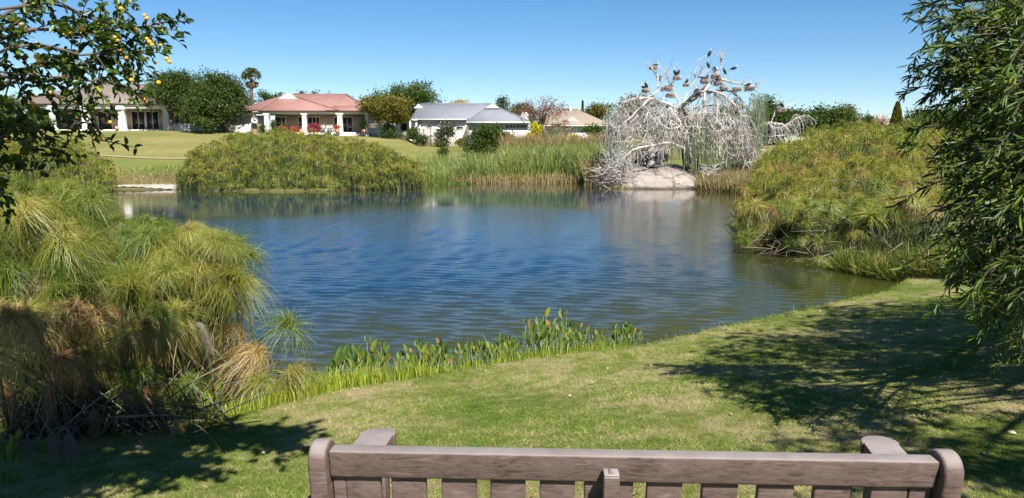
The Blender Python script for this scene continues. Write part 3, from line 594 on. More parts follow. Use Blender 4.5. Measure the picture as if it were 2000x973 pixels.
b = MB(); b.box(X_(1040, D4), X_(1193, D4), D4-.75, D4-.61, ze-.15, ze); b.build('gutter', M['white'], h4)
D5 = 130.0; ze = Z_(240, D5); h5 = thing('house', 'distant house with brown hip roof left of the pointed golden conifer', 'house', (X_(1715, D5), D5+4, Z_(262, D5)))
b = MB(); b.box(X_(1660, D5), X_(1790, D5), D5, D5+10, Z_(262, D5)-1.5, ze); b.build('wall', M['white'], h5)
b = MB(); hip(b, X_(1655, D5), X_(1722, D5), D5-.7, D5+10, ze+.1, Z_(228, D5+5), X_(1675, D5), X_(1695, D5)); hip(b, X_(1700, D5), X_(1795, D5), D5+.5, D5+12, ze+.12, Z_(232, D5+6), X_(1718, D5), X_(1780, D5)); b.build('roof', M['tile_brown'], h5)
window(h5, X_(1700, D5), X_(1706, D5), D5, Z_(250, D5), Z_(244, D5), 2)
D6 = 112.0; h6 = thing('house', 'tan roofed house seen through the drooping dead white branches', 'house', (X_(1370, D6), D6+4, Z_(280, D6)))
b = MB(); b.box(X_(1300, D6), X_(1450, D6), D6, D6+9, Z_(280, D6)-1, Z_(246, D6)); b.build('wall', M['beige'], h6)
b = MB(); hip(b, X_(1295, D6), X_(1455, D6), D6-.6, D6+10, Z_(246, D6)+.1, Z_(222, D6+5), X_(1340, D6), X_(1400, D6)); b.build('roof', M['tile_tan'], h6)
D7 = 101.0; h7 = thing('carport', 'low dark open carport behind the far reeds', 'carport', (X_(1215, D7), D7, Z_(278, D7)))
b = MB(); b.box(X_(1170, D7), X_(1270, D7), D7, D7+6, Z_(250, D7), Z_(246.5, D7)); b.build('roof', M['tile_grey'], h7)
for px in (1172, 1213, 1266):
    b = MB(); b.box(X_(px, D7), X_(px, D7)+.12, D7, D7+.12, Z_(284, D7)-.3, Z_(250, D7)); b.build('post', M['frame'], h7)
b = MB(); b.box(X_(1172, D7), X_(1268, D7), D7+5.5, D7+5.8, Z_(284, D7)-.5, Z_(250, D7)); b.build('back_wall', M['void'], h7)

# ------------------------------------------------------------------ trees and shrubs on the far bank
T = tree
T('leafy_tree', 'dark feathery tree with a slim trunk before the brown roofed house', 'tree', 278, 398, 132, 95, M['lf_dark'], .27, 640, 36, .48, 14, .16, 11, trunkpx=337, asp=.45, frac=.56)
T('leafy_tree', 'broad dark green tree just left of the red roofed house', 'tree', 368, 484, 140, 92, M['lf_dark'], .27, 900, 36, .48, 16, .0, 12, trunkpx=440, asp=.45, frac=.58)
T('leafy_bush', 'low lime green bush at the foot of the broad dark tree', 'bush', 378, 420, 219, 89.5, M['lf_mid'], .2, 60, 26, .3, 4, .1, 13)
T('leafy_tree', 'round yellowing olive tree between the red and grey roofs', 'tree', 700, 808, 180, 93, M['lf_olive'], .24, 620, 34, .42, 10, .22, 14, trunkpx=762)
T('leafy_tree', 'tall green tree rising behind the yellowing olive tree', 'tree', 722, 855, 155, 118, M['lf_mid'], .3, 420, 32, .6, 11, .2, 15)
T('leafy_bush', 'dark bush at the foot of the yellowing olive tree', 'bush', 742, 785, 238, 91.5, M['lf_dark'], .2, 70, 24, .3, 4, .0, 16)
T('climbing_shrub', 'upright green shrub between the lattice screen and pool fence', 'shrub', 797, 818, 243, 97, M['lf_mid'], .2, 60, 24, .25, 4, .0, 17)
T('climbing_shrub', 'dark low shrub growing against the pool fence', 'shrub', 812, 838, 264, 96.5, M['lf_dark'], .2, 40, 24, .25, 4, .0, 18)
T('flowering_bush', 'dark bush dotted with pale pink flowers before the cream wall', 'bush', 842, 895, 236, 96, M['lf_camellia'], .2, 150, 30, .3, 7, .02, 19)
T('leafy_bush', 'small lime green bush below the pale flowered bush', 'bush', 852, 878, 268, 94.5, M['lf_mid'], .18, 34, 24, .22, 3, .0, 20)
T('leafy_bush', 'tiny yellow green bush right of the pale flowered bush', 'bush', 888, 914, 269, 95.5, M['lf_olive'], .18, 34, 24, .22, 3, .0, 21)
T('leafy_bush', 'big rounded dark green bush before the white garage wall', 'bush', 914, 1000, 243, 78, M['lf_dark'], .2, 320, 36, .32, 8, .0, 22, frac=.6)
T('young_tree', 'small slender young tree standing alone beside the far path', 'tree', 851, 871, 277, 68, M['lf_dark'], .16, 46, 22, .16, 4, .05, 23)
T('autumn_tree', 'golden autumn tree peeking over the grey roof ridge', 'tree', 858, 925, 188, 125, M['lf_yellow'], .3, 130, 26, .5, 6, .25, 24)
T('leafy_tree', 'small round dark tree behind the right gable of the grey roof', 'tree', 962, 992, 190, 120, M['lf_dark'], .26, 80, 28, .4, 4, .3, 25)
T('leafy_tree', 'dark green tree behind the rust coloured tree', 'tree', 985, 1045, 196, 122, M['lf_dark'], .28, 130, 28, .5, 6, .2, 26)
T('autumn_tree', 'sparse rust red tree beside the yellow shrub', 'tree', 1000, 1105, 184, 92, M['lf_rust'], .17, 260, 11, .34, 12, .25, 27, limbs=20, trunkpx=1055)
T('autumn_tree', 'rust red shrub growing low behind the dark hedge', 'shrub', 1045, 1125, 232, 92.5, M['lf_rust'], .18, 130, 18, .35, 6, .1, 28)
T('yellow_shrub', 'bright yellow shrub left of the dark hedge', 'shrub', 1026, 1058, 240, 88, M['lf_gold'], .2, 90, 30, .26, 5, .0, 29)
T('yellow_shrub', 'smaller yellow flowering shrub right of the dark hedge', 'shrub', 1110, 1133, 252, 87, M['lf_gold'], .18, 40, 22, .22, 4, .0, 30)
T('leafy_bush', 'grey green bush between the two yellow shrubs', 'bush', 1056, 1112, 247, 88.5, M['lf_grey'], .2, 120, 26, .32, 6, .0, 31)
T('leafy_bush', 'low round olive bush left of the bright yellow shrub', 'bush', 1014, 1036, 258, 86, M['lf_mid'], .18, 40, 24, .22, 3, .0, 32)
T('leafy_bush', 'green flat topped hedge beside the tan roofed house', 'hedge', 1118, 1182, 244, 92, M['lf_mid'], .22, 130, 28, .32, 7, .35, 33)
T('leafy_tree', 'green and gold tree just right of the tan roofed house', 'tree', 1128, 1200, 199, 120, M['lf_olive'], .28, 190, 30, .5, 8, .2, 34)
T('leafy_tree', 'mustard coloured tree behind the left limbs of the dead white tree', 'tree', 1192, 1300, 178, 78, M['lf_olive'], .24, 320, 28, .42, 10, .12, 35)
T('leafy_tree', 'green tree behind the middle of the dead white tree', 'tree', 1370, 1480, 190, 96, M['lf_mid'], .26, 260, 28, .5, 9, .1, 36)
T('leafy_tree', 'bright green tree right of the hanging willow strands', 'tree', 1455, 1540, 184, 90, M['lf_mid'], .26, 260, 30, .5, 9, .05, 37)
T('leafy_tree', 'dark spreading tree behind the low white fallen branches', 'tree', 1515, 1640, 197, 88, M['lf_dark'], .26, 420, 32, .5, 11, .02, 38)
T('leafy_tree', 'rounded light green tree at the centre right skyline', 'tree', 1608, 1690, 202, 86, M['lf_mid'], .24, 280, 30, .42, 9, .02, 39)
T('leafy_tree', 'small crimson topped tree poking above the light green tree', 'tree', 1645, 1670, 200, 95, M['lf_rust'], .2, 30, 22, .25, 3, .4, 40)
T('leafy_bush', 'low grey green bush in front of the dark spreading tree', 'bush', 1582, 1636, 238, 78, M['lf_grey'], .18, 130, 28, .28, 6, .0, 41)
T('leafy_tree', 'small dark tree beside the bare pink tree', 'tree', 1680, 1702, 214, 100, M['lf_dark'], .2, 50, 24, .3, 4, .2, 42)
T('leafy_tree', 'dark tree behind the right papyrus bank partly covered by near branches', 'tree', 1755, 1870, 205, 66, M['lf_dark'], .2, 300, 30, .4, 9, .0, 43)
T('leafy_tree', 'wide green tree at the right edge behind the near branches', 'tree', 1850, 2050, 195, 60, M['lf_mid'], .2, 360, 30, .45, 10, .0, 44)
T('leafy_tree', 'dark tree at the left edge beyond the brown roof', 'tree', -60, 110, 175, 96, M['lf_mid'], .26, 420, 30, .5, 10, .05, 45)
T('leafy_bush', 'dark hedge at the far left bank below the fruited branches', 'hedge', -40, 118, 225, 90, M['lf_dark'], .22, 300, 28, .4, 8, .0, 46)
# row of small trees above the roofs
for i, (a_, c_, t_, nm, lb, mm) in enumerate(((185, 212, 157, 'leafy_tree', 'low dark tree above the left end of the brown roof', 'lf_dark'), (508, 545, 172, 'leafy_tree', 'dark tree just right of the tall palm', 'lf_dark'), (536, 560, 176, 'leafy_tree', 'second dark tree right of the tall palm above the red roof', 'lf_mid'),
     (585, 600, 173, 'leafy_tree', 'small dark tree left on the red roof ridge skyline', 'lf_dark'), (613, 628, 174, 'leafy_tree', 'small round tree middle of the red roof ridge skyline', 'lf_mid'), (632, 665, 182, 'leafy_tree', 'low dark treetops over the red roof ridge', 'lf_dark'), (676, 695, 184, 'leafy_tree', 'tiny dark tree at the right end of the red roof', 'lf_dark'),
     (476, 502, 188, 'leafy_tree', 'dark treetop directly behind the palm trunk', 'lf_dark'), (925, 965, 200, 'leafy_tree', 'low golden treetop along the grey roof ridge', 'lf_yellow'))):
    T(nm, lb, 'tree', a_, c_, t_, 135+i, M[mm], .3, 46, 24, .4, 4, .45, 60+i)
# cypress / conifers
def spire(name, label, px, pyt, pyb, wpx, Yd, mt, seed, mt2=None):
    r = np.random.default_rng(seed); x = X_(px, Yd); zt = Z_(pyt, Yd); zb_ = g1(x, Yd); wz = Z_(pyb, Yd); wd = wpx/2*Yd/F
    t = thing(name, label, 'conifer', (x, Yd, zb_)); n = 1600; h_ = r.random(n)**1.2; rad = wd*(1-h_)**.8*(r.random(n)**.3); a = r.uniform(0, 2*np.pi, n)
    zl = min(zb_+.3, wz)
    P = np.stack([x+rad*np.cos(a), Yd+rad*np.sin(a), zl+(zt-zl)*h_], -1); D = unit(np.stack([np.cos(a)*.4, np.sin(a)*.4, np.ones(n)], -1)); L = np.full((n, 1), .42); Sd = unit(np.cross(D, rdirs(n, r)))
    b_ = MB(); b_.quads(np.stack([P, P+D*L*.5+Sd*L*.22, P+D*L, P+D*L*.5-Sd*L*.22], 1), r.random(n)); b_.build('crown', mt, t)
    b_ = MB(); b_.tube([(x, Yd, zb_-.1), (x, Yd, zt-.3)], [.12, .02], 6); b_.build('trunk', M['bark'], t); return t
spire('conifer', 'golden pointed conifer right of the distant brown roof', 1748, 205, 262, 34, 74, M['lf_olive'], 80)
spire('conifer', 'dark narrow conifer on the skyline above the brown roof', 191, 141, 166, 12, 140, M['lf_dark'], 81)
spire('cypress', 'thin dark cypress tip right of the tan roofed house', 1137, 200, 225, 5, 125, M['lf_dark'], 82)
# bare pink tree
def bare_tree(name, label, px, pyt, wpx, Yd, mt, seed):
    r = np.random.default_rng(seed); x = X_(px, Yd); zb_ = g1(x, Yd); zt = Z_(pyt, Yd); wd = wpx/2*Yd/F; t = thing(name, label, 'tree', (x, Yd, zb_))
    b_ = MB(); fork = np.array([x, Yd, zb_+(zt-zb_)*.45]); b_.tube([(x, Yd, zb_-.1), fork], [.2, .15], 6); b_.build('trunk', M['bark'], t)
    b_ = MB()
    for i in range(150):
        d = unit(np.array([r.normal(0, 1), r.normal(0, 1), abs(r.normal(.2, .9))])); e = fork+d*np.array([wd, wd, (zt-fork[2])])*r.uniform(.6, 1.0); q = fork+(e-fork)*r.uniform(0, .5); mid = (q+e)/2+r.normal(0, .25, 3); ss = np.linspace(0, 1, 4)[:, None]
        b_.tube(q*(1-ss)**2+2*mid*ss*(1-ss)+e*ss**2, [.05, .04, .03, .015], 3)
    b_.build('branches', mt, t)
bare_tree('bare_tree', 'bare pinkish tree behind the distant brown roof', 1718, 212, 46, 128, solid('pink_twigs', [(.3, (.30, .17, .14)), (.7, (.42, .27, .23))], 2), 90)
# palms
def palm(label, px, pyt, pyb, Yd, seed, hpx=28, skirt=True):
    r = np.random.default_rng(seed); x = X_(px, Yd); zb_ = g1(x, Yd); zc = Z_(pyb, Yd); zt = Z_(pyt, Yd); R_ = hpx/2*Yd/F
    t = thing('palm_tree', label, 'palm', (x, Yd, zb_)); b_ = MB(); b_.tube([(x+.12*math.sin(k*.8), Yd, zb_-.1+(zc-zb_)*k/7) for k in range(8)], np.linspace(.34, .24, 8), 8); b_.build('trunk', M['bark'], t, smooth=True)
    cc = np.array([x, Yd, zc+(zt-zc)*.42])
    for nm, n, lo, hi, mt, sc in (('fronds', 46, -.1, 1.0, M['lf_palm'], 1.), ('dry_skirt', 40, -1.0, -.45, M['lf_palmdry'], .95)):
        b_ = MB()
        for i in range(n):
            el = math.asin(np.clip(r.uniform(lo, hi), -1, 1)); a = r.uniform(0, 6.283); d = np.array([math.cos(a)*math.cos(el), math.sin(a)*math.cos(el), math.sin(el)])
            if nm == 'dry_skirt': d = unit(d*np.array([.35, .35, 1]))
            e = cc+d*R_*.62*sc; k = 12; fd = unit(d[None]+r.normal(0, .55, (k, 3))); L = R_*.5
            sd = unit(np.cross(fd, r.normal(size=(k, 3)))); Q = np.stack([np.repeat(e[None], k, 0), e+fd*L*.5+sd*.07, e+fd*L-np.array([0, 0, .12]), e+fd*L*.5-sd*.07], 1); b_.quads(Q, r.random(k)); b_.tube([cc, e], .02, 3, r=.3)
        b_.build(nm, mt, t)
palm('tall fan palm with brown skirt rising above the dark trees', 497, 124, 170, 104, 95, 38)
palm('small distant palm above the brown roof ridge', 210, 152, 167, 135, 96, 14)
# weeping tree at right
def weeping(name, label, px0, px1, pyt, pyb, Yd, mt, n, seed):
    r = np.random.default_rng(seed); x0, x1 = X_(px0, Yd), X_(px1, Yd); cx = (x0+x1)/2; rx = (x1-x0)/2; zt, zl = Z_(pyt, Yd), Z_(pyb, Yd); zb_ = g1(cx, Yd)
    t = thing(name, label, 'tree', (cx, Yd, zb_)); b_ = MB(); b_.tube([(cx, Yd, zb_-.1), (cx+.2, Yd, (zt+zb_)/2), (cx, Yd, zt-.6)], [.3, .22, .1], 7); b_.build('trunk', M['bark'], t)
    a = r.uniform(0, 6.283, n); q = np.sqrt(r.random(n)); X0 = cx+rx*q*np.cos(a); Y0 = Yd+rx*q*np.sin(a); Z0 = zt-(zt-zl)*.45*q**2+r.normal(0, .15, n); L = (Z0-zl)*r.uniform(.35, 1.0, n); s_ = np.linspace(0, 1, 4)
    P = np.stack([X0[:, None]+.25*np.cos(a)[:, None]*s_, Y0[:, None]+0*s_, Z0[:, None]-L[:, None]*s_], -1); b_ = MB(); aa = r.uniform(0, 3.14, n)
    b_.ribbon(P, np.array([[.05, .12, .10, .03]])*np.ones((n, 1)), np.stack([np.cos(aa), np.sin(aa), 0*aa], -1), r.random(n)); b_.build('crown', mt, t); return t
weeping('weeping_willow', 'dark green weeping willow beyond the right papyrus bank', 1772, 1900, 218, 272, 62, M['lf_mid'], 2600, 97)

# ------------------------------------------------------------------ veranda furniture and pots
def pot(label, px, pyt, pyb, wpx, Yd, grp=None):
    x = X_(px, Yd); z0, z1 = Z_(pyb, Yd), Z_(pyt, Yd); rr = wpx/2*Yd/F; zz = np.linspace(z0, z1, 7); pr = rr*np.array([.6, .85, 1, 1, .9, .75, .85])
    o = MB(); o.tube([(x, Yd, z) for z in zz], pr, 12); return tag(o.build('flower_pot', M['terracotta'], origin=(x, Yd, z0), smooth=True), label, 'plant pot', grp)
D = D2-1.2
pot('round terracotta pot beside the middle left column of the veranda', 590, 252, 262, 9, D); pot('small terracotta pot under orange flowers near the veranda left end', 551, 251, 262, 8, D)
pot('terracotta pot under orange red flowers beside the white chairs', 660, 251, 259.5, 9, D); pot('terracotta pot under the leafy shrub at the veranda right end', 711, 253, 260, 9, D)
pot('small terracotta pot beside the white column of the brown roofed house', 231, 246.5, 253.5, 8, 97.5)
def bush(name, label, px0, px1, pyt, Yd, mt, zbpy, seed, n=40, leaf=.12, cat='plant'):
    r = np.random.default_rng(seed); cx = X_((px0+px1)/2, Yd); rx = (px1-px0)/2*Yd/F; z0, z1 = Z_(zbpy, Yd), Z_(pyt, Yd)
    P, rv, C = crown_points([[cx, Yd, (z0+z1)/2, rx, rx*.8, (z1-z0)/2]], n, 26, .13, r)
    t = thing(name, label, cat, (cx, Yd, z0)); b_ = MB(); leafquads(b_, P, rv, leaf, r); b_.build('foliage', mt, t); b_ = MB()
    for i in range(6): b_.tube([(cx, Yd, z0-.05), C[i]], [.03, .015], 4)
    b_.build('stems', M['bark'], t)
bush('potted_flowers', 'orange red flowers in the pot beside the white chairs', 653, 666, 246, D, M['lf_red'], 251.5, 101, 26)
bush('potted_flowers', 'orange flowers left of the middle left column', 545, 560, 247, D, M['lf_red'], 253, 102, 26); bush('potted_flowers', 'dull orange flowers just left of the round terracotta pot', 566, 582, 248, D, M['lf_red'], 256, 103, 26)
bush('potted_shrub', 'leafy green shrub in the pot at the veranda right end', 704, 716, 232, D, M['lf_mid'], 253, 104, 50)
bush('crimson_shrub', 'arching crimson shrub left of the white garden chairs', 602, 627, 240, D-.5, M['lf_pink'], 260, 105, 80, .16, 'shrub')
bush('veranda_plant', 'green climbing plant beside the leftmost white column of the red roofed house', 530, 540, 232, D+.5, M['lf_mid'], 262, 106, 50); bush('veranda_plant', 'green shrub between the stump and the leftmost white column', 508, 520, 243, D, M['lf_dark'], 264, 107, 50)
def chair(label, x, y, z, rz):
    t = thing('garden_chair', label, 'chair', (0, 0, 0), 'white garden chairs on the red roofed veranda lawn'); mw = M['white']
    b_ = MB(); b_.box(-.27, .27, -.25, .25, .40, .45); bevel(b_.build('seat', mw, t), .01)
    b_ = MB()
    for k in range(5): b_.box(-.25+k*.11, -.20+k*.11, .21, .25, .45, .88)
    b_.box(-.27, .27, .2, .26, .88, .95); b_.build('backrest', mw, t)
    for sx_ in (-1, 1):
        for sy in (-1, 1): b_ = MB(); b_.tube([(sx_*.25, sy*.22, 0), (sx_*.24, sy*.21, .41)], .03, 6); b_.build('leg', mw, t)
        b_ = MB(); b_.box(sx_*.27-.03, sx_*.27+.03, -.25, .25, .62, .65); b_.build('armrest', mw, t)
    t.location = (x, y, z); t.rotation_euler = (0, 0, rz); return t
zt_ = Z_(260, D)
chair('white garden chair at the left of the garden table', X_(632.5, D), D, zt_, R(180)); chair('white garden chair nearest the potted orange flowers', X_(650, D), D, zt_, R(150)); chair('white garden chair in the middle of the row', X_(641.5, D), D+.4, zt_, R(185))
t = thing('garden_table', 'white garden table behind the white garden chairs', 'table', (X_(641, D), D+1.3, zt_)); b = MB(); b.box(X_(633, D), X_(650, D), D+1, D+1.7, zt_+.7, zt_+.74); b.build('table_top', M['white'], t)
for k in (634, 649):
    for yy_ in (1.05, 1.62): b = MB(); b.box(X_(k, D)-.03, X_(k, D)+.03, D+yy_, D+yy_+.06, zt_, zt_+.7); b.build('leg', M['white'], t)
# dark driftwood branch on the far lawn
b = MB(); Yd = 67.5; x0 = X_(818, Yd); z0 = g1(x0+1, Yd)
b.tube([(x0, Yd, z0), (x0, Yd, z0+.28), (x0+.25, Yd, z0+.22), (x0+.6, Yd, z0+.27), (x0+1.1, Yd, z0+.16), (x0+1.8, Yd, z0+.10)], [.03, .04, .05, .07, .05, .02], 6); b.tube([(x0+.4, Yd, z0+.22), (x0+.38, Yd, z0+.44), (x0+.5, Yd, z0+.46), (x0+1.0, Yd, z0+.26)], [.07, .11, .08, .03], 6); b.tube([(x0+.7, Yd, z0+.2), (x0+.76, Yd, z0-.02)], .03, 5)
tag(b.build('fallen_branch', M['iron'], origin=(x0, Yd, z0), smooth=True), 'dark fallen branch lying on the far lawn beside the young tree', 'branch')

# ------------------------------------------------------------------ papyrus
def umbel_mesh(n, L, seg, wd, droop, r, spread=1.0, dead=0):
    """rays of one papyrus head, tip of stem at the origin"""
    u = r.random(n); el = np.arcsin(np.clip(1-u*1.15*spread, -1, 1)); a = r.uniform(0, 6.283, n)
    if dead: el = np.arcsin(-.2-.8*r.random(n))*.5
    D = np.stack([np.cos(a)*np.cos(el), np.sin(a)*np.cos(el), np.sin(el)], -1); LL = L*r.uniform(.75, 1.15, n)
    s_ = np.linspace(0, 1, seg+1); P = D[:, None]*(LL[:, None]*s_*(1-.22*s_*droop))[..., None]
    P = P + r.normal(0, .09*L, (n, 1, 3))*(s_**1.6)[None, :, None] + r.normal(0, (.045 if seg > 5 else .02)*L, (n, seg+1, 3))*s_[None, :, None]
    dv = droop*(r.uniform(.45, 1.25, (n, 1)) if not dead else 1.0)
    P[..., 2] -= dv*LL[:, None]*s_**2.2
    if dead: P[..., :2] *= (1-.72*s_**.7)[None, :, None]
    sd = unit(np.cross(D, np.array([0, 0, 1.])+r.normal(0, .5, (n, 3))))
    return P, wd*np.linspace(1, .45, seg+1)[None]*np.ones((n, 1)), sd
def umbel_data(name, mt, n, L, seg, wd, droop, seed, dead=0, rr=(0, 1)):
    r = np.random.default_rng(seed); P, w_, sd = umbel_mesh(n, L, seg, wd, droop, r, dead=dead); b_ = MB(); b_.ribbon(P, w_, sd, r.uniform(*rr, n))
    k = 14; dd_ = unit(r.normal(size=(k, 3))+np.array([0, 0, .6])); Sd = unit(np.cross(dd_, r.normal(size=(k, 3)))); o = np.zeros((k, 3))
    if not dead: b_.quads(np.stack([o, dd_*L*.06+Sd*L*.018, dd_*L*.15, dd_*L*.06-Sd*L*.018], 1), 1.4)
    ob = b_.build(name, mt, None, (0, 0, 0)); me = ob.data; bpy.data.objects.remove(ob); return me
UM = [umbel_data('umbel', M['pap_near'], 380, .40, 6, .0036, d, 200+i, rr=(.05+.1*(i % 3), .6+.15*(i % 3))) for i, d in enumerate((.55, .75, .9, .65, 1.0, .8))]
UD = [umbel_data('umbel', M['pap_dry'], 210, .44, 5, .004, 1.1, 220, 1), umbel_data('umbel', M['pap_dry'], 200, .36, 6, .004, 1.0, 221), umbel_data('umbel', M['pap_grey'], 160, .28, 5, .004, 1.0, 222, 1)]
UH = [umbel_data('umbel', M['pap_gold'], 420, .44, 6, .0036, 1.15, 250, rr=(0, 1)), umbel_data('umbel', M['pap_gold'], 380, .40, 6, .0036, 1.0, 251, rr=(0, 1))]
UR = [umbel_data('umbel', M['pap_near'], 240, .46, 4, .0085, d, 230+i, rr=(.15, .9)) for i, d in enumerate((.4, .6, .8, 1.0))]
URD = [umbel_data('umbel', M['pap_dry'], 150, .42, 4, .007, 1.0, 240)]
def stalk(root, base, tip, um, sc, r, rad=.011, mt=None):
    base = np.array(base, float); tip = np.array(tip, float); mid = base*.45+tip*.55; mid[2] += .18*np.linalg.norm((tip-base)[:2]); s_ = np.linspace(0, 1, 7)[:, None]
    b_ = MB(); b_.tube(base*(1-s_)**2+2*mid*s_*(1-s_)+tip*s_**2, np.linspace(rad*1.3, rad*.65, 7), 5, r.random()); st = b_.build('stem', mt or M['stem'], root, smooth=True)
    if um is not None:
        o = bpy.data.objects.new('umbel', um); col.objects.link(o); o.parent = st; o.location = [float(a) for a in (tip-np.array(st['wl']))]
        lean = (tip-mid)/np.linalg.norm(tip-mid); o.rotation_euler = (r.normal(0, .2)-lean[1]*.5, r.normal(0, .2)+lean[0]*.5, r.uniform(0, 6.283)); o.scale = (sc, sc, sc*r.uniform(.85, 1.1))
    return st
# near left clumps : (label, root xy, list of tip specs)
def clump(label, cx, cy, tips, seed, ums, dead=(), base_sp=.45, rad=.011, dryst=.12, z0=None):
    r = np.random.default_rng(seed); zb_ = WZ-.1 if z0 is None else z0
    t = thing('papyrus_clump', label, 'papyrus', (cx, cy, zb_))
    for (tp, kind, sc) in tips:
        bx_ = cx+r.normal(0, base_sp); by = cy+r.normal(0, base_sp); um = UH[r.integers(2)] if kind in 'hw' else UM[0] if kind == 'x' else ums[r.integers(len(ums))] if kind == 'g' else dead[r.integers(len(dead))] if kind == 'd' else None
        stalk(t, (bx_, by, zb_), tp, um, sc, r, rad, M['dry'] if kind != 'g' or r.random() < dryst else None)
    return t
r = np.random.default_rng(51)
def tipset(pxr, pyr, Yr, n, pd=.12, sc=(.62, 1.1)):
    out = []
    for i in range(n):
        px = r.uniform(*pxr); py = r.uniform(*pyr); out.append((at(px, py, r.uniform(*Yr)), 'd' if r.random() < pd else 'g', r.uniform(*sc)))
    return out
e = lambda px, py, Y, k='g', s=1.: (at(px, py, Y), k, s)
clump('tall papyrus clump at the left edge with golden drooping heads', -4.9, 8.0, tipset((-60, 130), (400, 640), (6.8, 7.8), 44, .08) + [e(45, 620, 6.3), e(20, 620, 6.2, 'h', 1.1), e(-25, 610, 6.2, 'h', 1.2), e(70, 640, 6.4, 'h', 1.0), e(-40, 680, 6.1, 'h', 1.1), e(190, 615, 6.9, 'h', .9), e(120, 700, 6.4, 'd', 1.), e(75, 655, 6.5, 'd', 1.1), e(150, 600, 6.8, 'd')], 300, UM, UD[:2])
clump('dense middle papyrus clump right of the golden drooping heads', -4.0, 8.9, tipset((110, 330), (425, 590), (7.6, 9.0), 66, .08) + [e(180, 385, 8.3), e(290, 458, 8.0), e(175, 470, 8.0), e(310, 625, 7.2, 'g', 1.15), e(170, 690, 6.9, 'g', .95), e(300, 640, 7.1, 'd', .9), e(340, 610, 7.5, 'g', 1.1), e(255, 560, 7.4)], 301, UM, UD[1:2])
clump('outer papyrus clump leaning over the water', -3.7, 9.0, tipset((330, 460), (450, 575), (8.2, 9.6), 42, .05) + [e(478, 552, 9.0, 'g', 1.15), e(490, 500, 9.5, 'g', 1.1), e(455, 600, 9.0, 'g', 1.), e(420, 640, 8.8, 'g', 1.), e(560, 637, 8.6, 'g', 1.25), e(500, 690, 8.3, 'w', 1.15), e(572, 732, 8.0, 'g', 1.1), e(510, 745, 8.1, 'g', .9), e(455, 640, 8.7, 'w', 1.)], 302, UM, UD[1:2], .35)
clump('taller papyrus clump behind the middle one', -6.2, 12.0, tipset((-60, 190), (365, 440), (10.5, 13.0), 70, .08, (.7, 1.15)), 303, UM, UD[1:2], .9)
clump('papyrus clump at the back left filled with fine yellow green heads', -7.6, 13.4, tipset((190, 400), (432, 490), (12.5, 14.5), 44, .08, (.7, 1.1)), 304, UM, UD[1:2], .9)
clump('shaded lower papyrus heads beneath the left clumps', -4.3, 7.6, tipset((-40, 400), (610, 770), (6.9, 8.2), 74, .42, (.55, .9)), 305, UM, UD, .6)
# dead heads on the grass edge
for i, (px, py, k, sc, lb) in enumerate(((100, 868, 2, 1.0, 'dark grey dead papyrus head hanging at the grass edge'), (92, 770, 0, 1.0, 'orange brown papyrus head hanging at the far left'), (105, 872, 1, .6, 'golden dry papyrus tuft next to the grey ones'), (134, 865, 2, 1.1, 'pale silver grey dead papyrus head'), (55, 875, 2, .9, 'leftmost dark dead papyrus head on the lawn edge'), (182, 815, 0, .9, 'rusty brown dead papyrus head above the grey ones'), (345, 848, 1, .5, 'small golden tuft at the end of the orange cane'))):
    r2 = np.random.default_rng(400+i); Yd = 5.9 if py > 840 else 6.5; tp = at(px, py-18, Yd); t = thing('dead_papyrus', lb, 'dry papyrus', (tp[0]-.2, tp[1]+.7, g1(tp[0]-.2, tp[1]+.7)))
    sb_ = MB(); P_ = bez([(tp[0]-r2.uniform(-.25, .4), tp[1]+.5, g1(tp[0], tp[1]+.5)-.1), (tp[0]-r2.uniform(-.12, .2), tp[1]+.25, tp[2]*.5+.5*g1(tp[0], tp[1]+.5)+.08), tp+np.array([-.02, .03, .03]), tp], 12); sb_.tube(P_, np.linspace(.007, .005, 12), 5, .6); st_ = sb_.build('stem', M['dry'], t)
    uo = bpy.data.objects.new('umbel', UD[k]); col.objects.link(uo); uo.parent = st_; uo.location = [float(a) for a in tp-np.array(st_['wl'])]; uo.scale = (sc*.5, sc*.5, sc*.6); uo.rotation_euler = (0, 0, r2.uniform(0, 6))
# litter of dry stalks
t = MB(); r = np.random.default_rng(77)
for i in range(150):
    px = r.uniform(-40, 400); Yd = r.uniform(6.5, 8.4); x = X_(px, Yd); z = max(g1(x, Yd), WZ)+abs(r.normal(0, .25)); d = unit(np.array([r.normal(), r.normal()*.6, abs(r.normal(.1, .5))])); L = r.uniform(.25, .75)
    p0 = np.array([x, Yd, z]); t.tube([p0, p0+d*L*.5+r.normal(0, .03, 3), p0+d*L], r.uniform(.003, .006), 4, r.random())
tag(t.build('dry_stalk_litter', M['dry']), None, None, kind='stuff')
b = MB(); P0 = at(215, 816, 6.9); P1 = at(430, 822, 7.3); s_ = np.linspace(0, 1, 9)[:, None]; pth = P0*(1-s_)+P1*s_; pth[:, 2] += .04*np.sin(s_[:, 0]*3.1); b.tube(pth, np.linspace(.014, .009, 9), 7)
tag(b.build('fallen_cane', leaf_mat('orange_cane', [(0, (.45, .24, .06)), (1, (.5, .27, .07))], .1, .1), origin=P0, smooth=True), 'bright orange brown cane lying across the dark papyrus base', 'cane')
